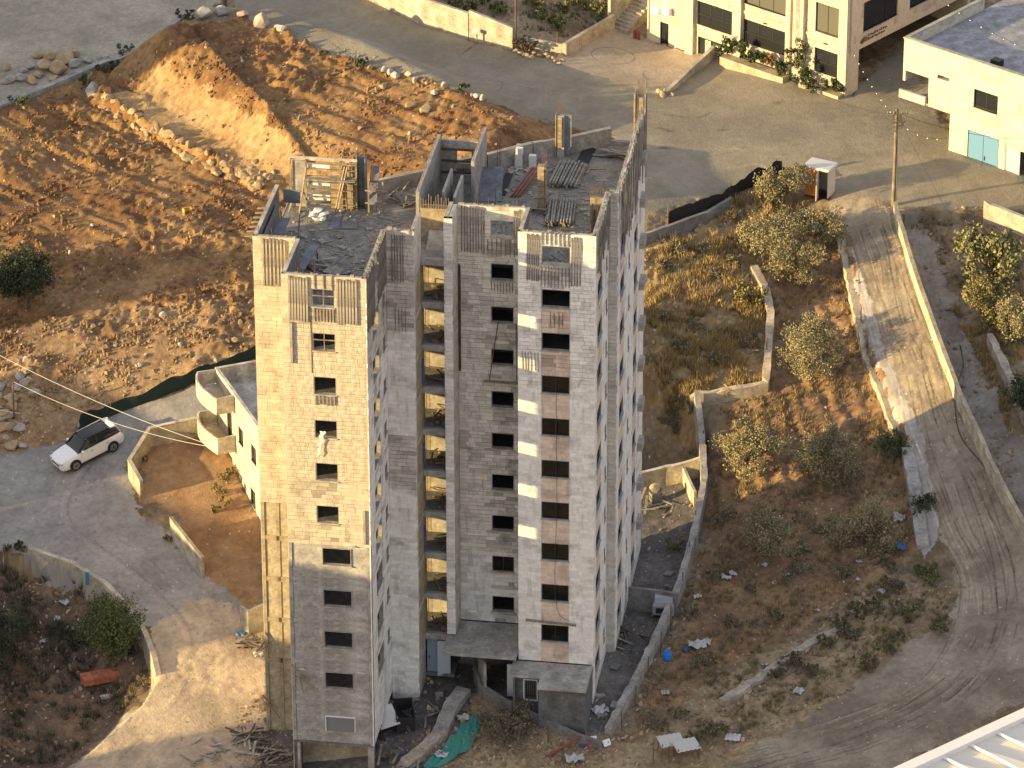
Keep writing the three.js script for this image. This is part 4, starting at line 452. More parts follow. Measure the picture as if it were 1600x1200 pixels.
for (let i = 0; i < 12; i++) { const [x, z, a] = [[-9.2, -3.6, .4], [-8.4, -6.2, 1.2], [-10.2, -1.3, 2.1], [-9.3, 2.8, .9], [-13.3, -2.5, .3], [2.9, -11.2, .5], [2.6, -14.8, 1.8], [3.2, -4.6, 1], [.9, -4.2, 2.4], [-1.6, -5.4, .2], [-2.8, -6.6, 1.4], [2.2, -2.2, .7]][i], l = rr(.8, 2.2); const t = single('loose_board', box(.14, .045, l), i % 2 ? M.woodGrey : M.wood, 'loose board lying on the roof slab', 'board', 'loose boards on the roof'); t.position.copy(T2W(x, RF + .03, z)); t.rotation.y = YAW + a; }

// ---------------------------------------------------------------- walls, fences and banks of stone
M.blockWall = mat(.50, .43, .31, { map: txConcrete, bump: .006 }); M.wallPale = mat(.58, .53, .42, { map: txConcrete, bump: .004 }); M.wallGrey = mat(.45, .42, .37, { map: txConcrete, bump: .006 }); M.rubble = mat(.52, .45, .35, { map: txConcrete }); M.limestone = mat(.60, .50, .36, { map: txConcrete });
function runGeo(pts, yb, yt, t, stepLen = .6, rough = 0) { // a wall along a polyline; yb, yt = functions of (x, z, u)
  const L = [], q = []; for (let i = 0; i + 1 < pts.length; i++) { const a = pts[i], b = pts[i + 1], n = Math.max(1, Math.ceil(Math.hypot(b.x - a.x, b.z - a.z) / stepLen)); for (let k = 0; k < n; k++) L.push(V3().lerpVectors(a, b, k / n)); } L.push(pts[pts.length - 1].clone());
  const B = { pos: [], nor: [], uv: [], col: [] }; let run = 0;
  for (let i = 0; i < L.length; i++) { const p = L[Math.max(0, i - 1)], n = L[Math.min(L.length - 1, i + 1)], d = V3(n.x - p.x, 0, n.z - p.z).normalize(), s = V3(-d.z, 0, d.x); if (i) run += L[i].distanceTo(L[i - 1]); const u = i / (L.length - 1), j = rough ? (nz(L[i].x * 3, L[i].z * 3, 5) - .5) * rough : 0; const w = t / 2 + (rough ? (nz(L[i].x * 2 + 5, L[i].z * 2, 5) - .5) * rough * .6 : 0); q.push({ l: L[i].clone().addScaledVector(s, w), r: L[i].clone().addScaledVector(s, -w), b: yb(L[i].x, L[i].z, u), t: yt(L[i].x, L[i].z, u) + j, run, s }); }
  const f = (a, y) => V3(a.x, y, a.z), put = (a, b, c, d, n, us) => { const pts = [a, b, c, a, c, d], uu = [us[0], us[1], us[2], us[0], us[2], us[3]]; pts.forEach((p, i) => { B.pos.push(p.x, p.y, p.z); B.nor.push(n.x, n.y, n.z); B.uv.push(...uu[i]); }); };
  for (let i = 0; i + 1 < q.length; i++) { const a = q[i], b = q[i + 1], up = V3(0, 1, 0);
    put(f(a.l, a.b), f(b.l, b.b), f(b.l, b.t), f(a.l, a.t), a.s, [[a.run, a.b], [b.run, b.b], [b.run, b.t], [a.run, a.t]]); put(f(b.r, b.b), f(a.r, a.b), f(a.r, a.t), f(b.r, b.t), a.s.clone().negate(), [[b.run, b.b], [a.run, a.b], [a.run, a.t], [b.run, b.t]]); put(f(a.l, a.t), f(b.l, b.t), f(b.r, b.t), f(a.r, a.t), up, [[a.run, 0], [b.run, 0], [b.run, t], [a.run, t]]); }
  for (const [e, sg] of [[q[0], -1], [q[q.length - 1], 1]]) { const n = V3(e.s.z * sg, 0, -e.s.x * sg), P4 = sg < 0 ? [f(e.r, e.b), f(e.l, e.b), f(e.l, e.t), f(e.r, e.t)] : [f(e.l, e.b), f(e.r, e.b), f(e.r, e.t), f(e.l, e.t)]; put(...P4, n, [[0, e.b], [t, e.b], [t, e.t], [0, e.t]]); }
  const g = new THREE.BufferGeometry(); g.setAttribute('position', new THREE.Float32BufferAttribute(B.pos, 3)); g.setAttribute('normal', new THREE.Float32BufferAttribute(B.nor, 3)); g.setAttribute('uv', new THREE.Float32BufferAttribute(B.uv, 2)); g.computeVertexNormals(); return g;
}
const px3 = (px) => px.map(([x, y]) => G0(x, y));
const onGround = (h) => (x, z) => gy(x, z) + h;
function wallRun(name, label, px, h, t, m, { rough = 0, cat = 'wall', down = .35, group, cap, step } = {}) {
  const pts = px3(px), w = thing(name, label, cat, V3(0, 0, 0), 0, group), hs = Array.isArray(h) ? h : [h, h];
  const base = pts.map((p) => p.y), sm = (x, z, u) => { const k = u * (pts.length - 1), i = Math.min(pts.length - 2, k | 0); return hMacro(x, z); };
  part('wall_body', runGeo(pts, (x, z) => Math.min(gy(x, z), hMacro(x, z)) - down, (x, z, u) => hMacro(x, z) + lerp(hs[0], hs[1], u), t, step ?? .5, rough), m, w);
  if (cap) part('coping', runGeo(pts, (x, z, u) => hMacro(x, z) + lerp(hs[0], hs[1], u) + .002, (x, z, u) => hMacro(x, z) + lerp(hs[0], hs[1], u) + .07, t + .06, .5), cap, w);
  return w;
}
wallRun('garden_wall', 'bent tan block wall round the red earth garden beside the parked car', [[222, 779], [203, 747], [235, 697], [318, 680]], [1.25, 1.35], .2, M.blockWall, { cap: M.wallPale });
wallRun('garden_wall', 'freestanding straight concrete wall at the edge of the gravel lane', [[268, 840], [318, 903]], 1.45, .16, M.wallPale, { cap: M.concTan });
wallRun('garden_wall', 'short corner of wall just left of the tower', [[377, 983], [389, 991], [412, 981]], 1.7, .16, M.wallPale);
// retaining wall of the pit
{ const px = [[42, 866], [110, 889], [164, 922], [200, 962], [224, 998], [238, 1034], [244, 1060]], pts = px3(px.map(([x, y]) => [x + 3, y - 5])); const w = thing('retaining_wall', 'curved stained concrete retaining wall holding the lane above the overgrown pit', 'wall', V3()); part('wall_body', runGeo(pts.map((p) => p), (x, z) => hBase(x, z) - 3.6, (x, z) => hBase(x, z) + .28, .34, .5, .05), M.wallPale, w);
  part('rag', box(.25, .9, .06, pts[1].x + 1.0, hBase(pts[1].x, pts[1].z) - .3, pts[1].z + 1.1, -.5), mat(.05, .22, .32), w); }
wallRun('kerb_wall', 'low wide concrete kerb dividing the pale lot from the orange earth', [[-40, 186], [60, 145], [165, 100], [250, 58], [335, 18]], .32, .5, M.wallGrey, { cat: 'kerb' });
// boundary of the tower yard and the terraces on the right
wallRun('yard_wall', 'long rough wall with posts between the tower yard and the dark field', [[1088, 640], [1096, 700], [1100, 775], [1085, 850], [1062, 930], [1030, 1000], [990, 1080], [950, 1150]], [1.5, .6], .42, M.wallGrey, { rough: .25 });
wallRun('yard_wall', 'tan wall across the back of the tower yard', [[985, 770], [1040, 757], [1092, 744]], 1.3, .2, M.blockWall, { cap: M.concPale }); wallRun('yard_wall', 'narrow leaning wall leg meeting the back wall of the yard', [[1068, 752], [1086, 792]], 1.1, .18, M.wallPale); wallRun('yard_wall', 'low grey wall across the yard by the rear corner of the tower', [[982, 952], [1020, 956], [1058, 962]], 1.6, .2, M.concDark);
wallRun('terrace_wall', 'pale stone terrace wall with a corner on the grassy hillside', [[1078, 640], [1110, 628], [1150, 620], [1196, 612], [1200, 560], [1204, 500], [1196, 462], [1178, 430]], [.75, .7], .5, M.limestone, { rough: .22 });
wallRun('lane_wall', 'rough stone edge of the dirt drive above the field', [[1312, 372], [1325, 420], [1345, 510], [1352, 555], [1385, 628], [1405, 680]], [.3, .25], .6, M.limestone, { rough: .3 }); wallRun('lane_wall', 'broken pale concrete edge at the lower bend of the dirt drive', [[1418, 705], [1428, 760], [1436, 815], [1442, 858]], .3, .8, M.wallGrey, { rough: .2 });
wallRun('drive_wall', 'long plastered wall along the right side of the dirt drive', [[1398, 334], [1416, 400], [1440, 475], [1470, 560], [1500, 640], [1545, 740], [1612, 862]], [.85, 1.15], .22, M.wallPale, { cap: M.concTan });
wallRun('corner_wall', 'pale wall at the right edge below the road', [[1537, 345], [1570, 358], [1640, 385]], 1.4, .25, M.wallPale, { cap: M.concPale }); wallRun('corner_wall', 'rubble wall under the trees at the right edge', [[1545, 540], [1570, 590], [1612, 680]], .9, .5, M.rubble, { rough: .35 });
wallRun('road_wall', 'concrete retaining wall under the roadside fabric screen', [[985, 392], [1050, 368], [1105, 348], [1142, 326]], .85, .25, M.concDark);
wallRun('field_wall', 'low rubble wall crossing in front of the dark field', [[1128, 1102], [1165, 1080], [1215, 1045], [1265, 1010], [1310, 985]], [.45, .3], .6, M.rubble, { rough: .4 });
wallRun('front_wall', 'curving low concrete wall in front of the tower entrance', [[742, 1062], [750, 1090], [790, 1112], [850, 1138], [905, 1160], [940, 1170]], [1.1, .5], .2, M.concDark); wallRun('front_wall', 'sloping concrete ledge left of the tower entrance wall', [[725, 1085], [705, 1110], [688, 1150]], [.5, .4], .9, M.wallGrey, { rough: .1 });
wallRun('front_wall', 'crumbling rubble edge below the teal tarpaulin', [[690, 1148], [660, 1175], [620, 1210]], .35, .8, M.rubble, { rough: .4 });
// upper road, left side of the shop building
wallRun('road_wall', 'tall pale concrete wall stepping down along the upper road, left stretch', [[560, -8], [600, 10], [660, 38], [733, 60]], [2.2, 2.0], .25, M.wallPale); wallRun('road_wall', 'pale concrete wall along the upper road beside the thin post', [[734, 60], [802, 76]], [2.25, 1.65], .25, M.wallPale); wallRun('road_wall', 'low wall behind the rough stone bed by the road', [[812, 72], [880, 84]], .75, .2, M.wallPale);
wallRun('stone_wall', 'coursed cut-stone wall beside the forecourt steps', [[882, 88], [918, 66], [958, 42]], 1.0, .3, M.limestone); wallRun('ramp_wall', 'sloping pale ramp wall between the forecourt and the asphalt', [[1040, 148], [1078, 118], [1114, 90]], [.25, .9], .3, M.wallPale);
// fabric screens
function screen(name, label, px, h, m, post) {
  const pts = px3(px), t = thing(name, label, 'fence', V3()), c = new THREE.CatmullRomCurve3(pts), len = c.getLength(), n = Math.ceil(len / .25), g = new THREE.PlaneGeometry(1, 1, n, 4), p = g.attributes.position;
  for (let j = 0; j <= 4; j++) for (let i = 0; i <= n; i++) { const u = i / n, q = c.getPoint(u), tn = c.getTangent(u), y = 1 - j / 4, w = .1 * Math.sin(u * len * 2.1 + y) + .05 * Math.sin(u * len * 5.3); p.setXYZ(j * (n + 1) + i, q.x - tn.z * w * y, gy(q.x, q.z) - .08 + y * (h + .12 * Math.sin(u * len * .9) + .08 * Math.sin(u * len * 2.7)), q.z + tn.x * w * y); }
  g.computeVertexNormals(); part('fabric', g, m, t);
  for (let i = 0; i <= len / 2.4; i++) { const q = c.getPoint(Math.min(1, i * 2.4 / len)), y = gy(q.x, q.z); part('post', rod(V3(q.x, y - .2, q.z - .08), V3(q.x + rr(-.05, .05), y + h + .15, q.z - .08), .03), post, t); }
}
screen('fabric_fence', 'dark green fabric screen along the gravel lane below the orange earth', [[122, 690], [132, 668], [170, 652], [245, 623], [305, 598], [350, 580], [405, 558]], 1.05, mat(.022, .04, .03, { side: THREE.DoubleSide }), M.rebar);
screen('fabric_fence', 'black fabric screen on the lower edge of the upper road', [[1044, 352], [1090, 341], [1130, 323], [1158, 303], [1190, 290], [1222, 276]], 1.2, mat(.018, .018, .016, { side: THREE.DoubleSide }), M.rebar);
screen('fabric_fence', 'short bright green fabric screen beside the cabin', [[1222, 274], [1240, 282], [1260, 290]], .8, mat(.07, .14, .04, { side: THREE.DoubleSide }), M.rebar);
// thin posts on the yard wall and drive edge
[[1098, 700, 1.1], [1098, 760, 1.2], [1088, 830, 1.2], [1076, 880, 1.2], [1066, 930, 1.3], [1048, 985, 1.5], [1032, 1020, 1.2], [1012, 1060, 1.2], [992, 1100, 1.2], [972, 1140, 1.1], [1345, 505, .9], [1354, 560, 1.6], [1313, 400, .9], [1362, 585, .8], [1200, 470, 1.4], [1198, 560, 1.2], [1090, 612, 1.1], [760, 1150, 1], [800, 1125, .9], [856, 1160, 1], [1020, 1195, 1], [1045, 1190, .9]].forEach(([x, y, h]) => { const p = G(x, y); single('fence_post', rod(V3(0, -.3, 0), V3(rr(-.06, .06), h + .3, rr(-.06, .06)), .035), M.rebar, x < 900 ? 'thin iron post standing in the spoil before the entrance' : x > 1300 ? 'thin iron post on the edge of the dirt drive' : y < 660 ? 'thin iron post on the hillside terrace wall' : 'thin iron post of the yard wall', 'post', 'thin iron posts').position.copy(p); });

// ---------------------------------------------------------------- boulders and loose stone
const rocks = [0, 1, 2, 3, 4, 5].map((i) => rockGeo(900 + i, 2, .78)), rockMats = [mat(.50, .38, .23, { map: txConcrete }), mat(.42, .30, .17, { map: txConcrete }), mat(.50, .46, .40, { map: txConcrete }), mat(.42, .40, .37, { map: txConcrete }), mat(.55, .43, .34, { map: txConcrete })];
function boulder(px, py, s, k, label, group) { const p = G0(px, py); const m = shadowy(new THREE.Mesh(rocks[(R() * 6) | 0], rockMats[k])); m.name = numbered('boulder'); m.position.set(p.x, hMacro(p.x, p.z) + s * .2, p.z); m.scale.set(s * rr(.9, 1.3), s * rr(.8, 1.1), s * rr(.8, 1.1)); m.rotation.set(rr(-.3, .3), rr(0, 6), rr(-.3, .3)); scene.add(m); tag(m, label, 'boulder', group); }
{ const c = new THREE.CatmullRomCurve3([[152, 158], [210, 195], [260, 222], [300, 250], [345, 268], [385, 288], [412, 300]].map(([x, y]) => V3(x, y, 0))); for (let i = 0; i < 66; i++) { const q = c.getPoint((i >> 1) / 32.5); boulder(q.x + rr(-4, 4), q.y + (i % 2 ? -9 : 0) + rr(-3, 3), rr(.55, .95), R() < .5 ? 0 : 1, i % 2 ? 'golden limestone boulder in the upper tier of the row edging the orange terrace' : 'golden limestone boulder in the lower tier of the row edging the orange terrace', 'boulders edging the terrace'); } for (let i = 0; i < 14; i++) { const q = c.getPoint(.55 + .45 * R()); boulder(q.x + rr(0, 30), q.y + rr(-26, -8), rr(.3, .6), 0, 'smaller stone above the boulder row of the orange terrace', 'small stones above the boulder row'); } }
for (const [x, y, s] of [[72, 108, 1.1], [80, 92, .9], [94, 116, 1.5], [32, 126, .8], [14, 130, .9], [52, 128, .8], [62, 120, .7], [104, 96, 1.3], [118, 104, .9], [135, 98, .7], [10, 110, .7], [36, 112, .6], [115, 88, .9], [58, 88, .7], [48, 108, .6], [84, 126, .6], [160, 92, .7]]) boulder(x, y, s * 1.25, R() < .5 ? 2 : 0, 'grey quarried boulder in the heap on the pale lot', 'boulders heaped on the pale lot');
boulder(145, 148, 1.7, 2, 'large grey boulder at the far end of the boulder row', 'single boulders'); boulder(410, 40, 1.6, 4, 'pinkish slab of rock at the roadside corner', 'single boulders'); boulder(442, 50, 1.3, 2, 'angular grey rock at the roadside corner', 'single boulders'); boulder(320, 26, 1.4, 2, 'pale slab of rock at the end of the kerb', 'single boulders'); boulder(345, 22, 1.2, 3, 'grey slab of rock by the lamp post at the road end', 'single boulders'); boulder(380, 26, .9, 4, 'pinkish stone between the slabs at the road corner', 'single boulders');
boulder(642, 169, 1.0, 1, 'left of the two brown boulders on the orange slope', 'single boulders'); boulder(663, 175, 1.0, 0, 'right of the two boulders on the orange slope', 'single boulders');
for (const [x, y] of [[650, 128], [664, 132], [690, 135], [640, 120], [746, 153], [735, 150], [755, 157], [600, 112], [610, 116], [590, 140], [596, 138], [680, 148], [620, 120], [580, 108]]) boulder(x + rr(-3, 3), y, rr(.35, .75), R() < .5 ? 0 : 2, 'stone along the lower edge of the upper road', 'stones along the upper road edge');
for (let i = 0; i < 26; i++) boulder(rr(-5, 60), rr(560, 705), rr(.4, 1.1), R() < .5 ? 2 : 0, 'stone in the rock pile at the left edge above the lane', 'rock pile at the left edge');
for (let i = 0; i < 12; i++) boulder(rr(130, 400), rr(470, 600), rr(.3, .75), R() < .6 ? 0 : 2, 'stone on the bank above the green screen', 'stones on the bank');
for (let i = 0; i < 14; i++) boulder(808 + i * 5.6 + rr(-2, 2), 84 + i * .9 + rr(-5, 6), rr(.35, .6), 0, 'rough stone in the planted bed by the upper road', 'stones of the roadside bed');
for (const [x, y] of [[1035, 150], [1044, 146], [1040, 142], [1050, 150], [1030, 146]]) boulder(x, y, rr(.4, .7), 0, 'stone at the low end of the ramp wall', 'stones at the ramp end');
{ const spots = []; const r = rng(5), add = (poly, n, s0, s1) => { const xs = poly.map((p) => p[0]), ys = poly.map((p) => p[1]); let k = 0, guard = 0; while (k < n && guard++ < n * 8) { const x = lerp(Math.min(...xs), Math.max(...xs), r()), y = lerp(Math.min(...ys), Math.max(...ys), r()); if (!inPoly(x, y, poly)) continue; k++; const p = G0(x, y), s = s0 + (s1 - s0) * Math.pow(r(), 3); spots.push([p, s, r()]); } };
  add([[0, 180], [190, 95], [330, 45], [560, 75], [900, 205], [700, 330], [400, 545], [0, 600]], 1100, .05, .34); add([[0, 500], [400, 470], [400, 550], [130, 645], [0, 700]], 260, .08, .45); add([[1005, 385], [1215, 280], [1200, 600], [1010, 620]], 700, .08, .5); add([[1240, 310], [1320, 420], [1400, 670], [1420, 860], [1100, 1060], [970, 1170], [1100, 800], [1120, 640], [1205, 600]], 900, .06, .25); add([[0, 870], [160, 925], [235, 1065], [110, 1190], [0, 1200]], 500, .07, .4); add([[680, 1200], [745, 1090], [940, 1160], [1100, 1060], [1400, 890], [1480, 930], [1300, 1100], [1080, 1200]], 1300, .06, .35); add([[620, 1200], [700, 1100], [760, 1090], [950, 1160], [940, 1200]], 900, .07, .42); add([[590, 1190], [590, 1080], [980, 780], [1090, 720], [1060, 950], [950, 1140], [740, 1090], [690, 1200]], 700, .06, .4); add([[0, 720], [200, 700], [260, 830], [410, 930], [410, 1190], [120, 1195], [240, 1066], [160, 910], [0, 845]], 220, .04, .13); add([[1300, 320], [1330, 330], [1350, 500], [1310, 400]], 120, .06, .25); add([[1420, 340], [1540, 330], [1560, 500], [1600, 820], [1500, 600]], 420, .06, .4); add([[1120, 1108], [1310, 978], [1325, 990], [1140, 1118]], 260, .1, .55); add([[1060, 960], [1085, 900], [1098, 905], [1040, 1040], [985, 1130], [965, 1140]], 160, .08, .4); add([[370, 1100], [412, 1090], [470, 1200], [360, 1200]], 180, .08, .35);
  const im = new THREE.InstancedMesh(rockGeo(77, 1, .7), mat(1, 1, 1), spots.length); im.name = 'scattered_stones'; const o = new THREE.Object3D(), c = new THREE.Color(); spots.forEach(([p, s, q], i) => { o.position.set(p.x, hFull(p.x, p.z) + s * .15, p.z); o.scale.set(s * (.8 + q * .6), s * .8, s * (1.3 - q * .5)); o.rotation.set(q * 2, q * 30, q); o.updateMatrix(); im.setMatrixAt(i, o.matrix); const t = .17 + q * q * .28; c.setRGB(t * 1.1, t * .80, t * .52); im.setColorAt(i, c); }); scene.add(shadowy(im)); tag(im, 'loose stones strewn over the earth banks and field', 'stones', null, 'stuff'); }

{ // crumbled earth clods
  const r = rng(606), spots = [], add = (poly, n, s0, s1) => { const xs = poly.map((p) => p[0]), ys = poly.map((p) => p[1]); let k = 0, gd = 0; while (k < n && gd++ < n * 8) { const x = lerp(Math.min(...xs), Math.max(...xs), r()), y = lerp(Math.min(...ys), Math.max(...ys), r()); if (!inPoly(x, y, poly)) continue; k++; const p = G0(x, y); if (zoneA[texAt(p.x, p.z)] === 2 || nz(p.x + 2, p.z, 12) < .47 + r() * .12) continue; spots.push([p, s0 + (s1 - s0) * Math.pow(r(), 2.5), r()]); } };
  add([[-10, 200], [190, 110], [330, 60], [560, 85], [880, 205], [700, 330], [410, 545], [130, 640], [-10, 600]], 15000, .09, .42); add([[-10, 500], [400, 470], [405, 548], [130, 640], [-10, 700]], 3000, .08, .4); add([[1120, 640], [1200, 612], [1330, 440], [1400, 665], [1420, 750], [1110, 800]], 4000, .08, .3); add([[1120, 800], [1420, 750], [1428, 860], [1262, 970], [1080, 1060]], 2600, .07, .24); add([[0, 880], [160, 935], [235, 1065], [110, 1185], [0, 1200]], 2200, .08, .35);
  const im = new THREE.InstancedMesh(rockGeo(31, 0, .8), mat(1, 1, 1), spots.length); im.name = 'earth_clods'; const o = new THREE.Object3D(), c = new THREE.Color(); spots.forEach(([p, s, q], i) => { o.position.set(p.x, hFull(p.x, p.z) + s * .12, p.z); o.scale.set(s * (.8 + q * .7), s * .75, s * (1.4 - q * .6)); o.rotation.set(q * 3, q * 40, q * 2); o.updateMatrix(); im.setMatrixAt(i, o.matrix); const t = texAt(p.x, p.z) * 3, v = .72 + q * .36; c.setRGB(colA[t] * v, colA[t + 1] * v, colA[t + 2] * v); im.setColorAt(i, c); }); scene.add(shadowy(im)); tag(im, 'crumbled clods of dug earth on the slopes and field', 'earth', null, 'stuff'); }

// ---------------------------------------------------------------- house with the curved balconies
{ const o = V3(-17.59, 0, -17.27), h = thing('balcony_house', 'cream two-storey house with curved balconies behind the left side of the tower', 'house', V3(o.x, 1, o.z), 20.9 * Math.PI / 180), W = M.housew = mat(.78, .70, .55, { map: txConcrete }), y2 = 5.9, y1 = 3.03;
  const f = frameOf([0, -3.9], [0, 7.5]), wins = [[4.65, 5.6, y1 + .85, y1 + 2.0], [7.2, 8.2, y1 + .85, y1 + 2], [2.3, 3.3, y1 + .05, y1 + 2.2], [2.2, 3.2, -.2, 1.9], [6.8, 7.8, .5, 1.7]];
  const wb = (s0, s1, a, b, i, j) => wallBox(f, s0, s1, a, b, i, j);
  part('wall', cells(f.w, -1.5, y2 + 1, wins).map(([s0, s1, a, b]) => wb(s0, s1, a, b, -.22, 0)), W, h); part('wall', boxB(.2, 8, -1.5, y2 + 1, -3.9, -3.68), W, h); part('wall', boxB(.2, 8, -1.5, y2 + 1, 7.28, 7.5), W, h); part('wall', boxB(7.8, 8, -1.5, y2 + 1, -3.6, 7.2), W, h); part('roof_terrace', boxB(.2, 7.8, y2 - .2, y2, -3.68, 7.28), M.concPale, h); part('floor_slab', boxB(.2, 7.8, y1 - .2, y1, -3.68, 7.28), M.conc, h);
  wins.forEach(([s0, s1, a, b], i) => { const w = part(i === 2 ? 'balcony_door' : 'window', [wb(s0, s0 + .06, a, b, -.16, -.08), wb(s1 - .06, s1, a, b, -.16, -.08), wb(s0, s1, b - .06, b, -.16, -.08)], M.darkMetal, h); part('pane', wb(s0 + .06, s1 - .06, a, b - .06, -.13, -.11), mat(.04, .045, .05, { roughness: .15 }), w); if (i !== 2) part('sill', wb(s0 - .05, s1 + .05, a - .06, a, -.1, .06), M.concPale, w); });
  const bow = (inset) => { const q = []; for (let i = 0; i <= 14; i++) { const u = i / 14, z = lerp(-3.75, .18, u), x = -1.25 - .42 * Math.sin(Math.PI * Math.pow(u, .8)); q.push([x, z]); } return q; };
  for (const y of [y1, y2]) { const q = bow(0), sh = new THREE.Shape(q.concat([[-.002, .18], [-.002, -3.55]]).map(([x, z]) => new THREE.Vector2(x, -z))), g = plain(new THREE.ExtrudeGeometry(sh, { depth: .2, bevelEnabled: false })); g.rotateX(-Math.PI / 2); g.translate(0, y - .22, 0); const b = part('balcony', uvBox(g), W, h); const pts = [[-.01, -3.68]].concat(q, [[-.01, .1]]).map(([x, z]) => V3(Math.min(-.01, x + .06), 0, z - .02)); const pg = runGeo(pts, () => y - .02, () => y + .95, .12, .3); part('parapet', pg, W, b); part('floor', boxB(-1.0, -.02, y - .015, y + .005, -2.6, .0), mat(.45, .36, .2), b); }
  for (const [x, z] of [[1.3, -3.4], [1.2, 1]]) part('vent_stack', boxB(x, x + .3, y2, y2 + .6, z, z + .3), M.concPale, h); part('hose', tube([V3(1.6, y2 + .03, .5), V3(2.1, y2 + .03, .2), V3(2.4, y2 + .03, .7), V3(1.9, y2 + .03, 1), V3(1.5, y2 + .03, .7)], .03, 20, 5), M.darkMetal, h); }

// overhead cables to the house
const at3 = (px, py, h) => P(px, py, h);
function cable(name, label, a, b, sag, r, m = M.steel, group) { const pts = []; for (let i = 0; i <= 12; i++) { const u = i / 12, p = V3().lerpVectors(a, b, u); p.y -= sag * 4 * u * (1 - u); pts.push(p); } return single(name, tube(pts, r, 36, 5), m, label, 'cable', group); }
M.cableW = mat(.62, .58, .48); cable('overhead_cable', 'pale overhead cable crossing above the parked car, upper one', P(-60, 523, 9), P(322, 693, 4.4), .5, .022, M.cableW); cable('overhead_cable', 'pale overhead cable crossing above the parked car, lower one', P(22, 597, 7), P(322, 697, 4.2), .55, .022, M.cableW);
{ const p = G(22, 655); const t = thing('cable_post', 'thin leaning post carrying a cable above the rock pile', 'post', p); part('shaft', rod(V3(0, -.3, 0), V3(.05, 2.7, 0), .05), M.rebar, t); part('arm', rod(V3(-1.2, .7, 0), V3(.4, .4, 0), .03), M.cableW, t); }

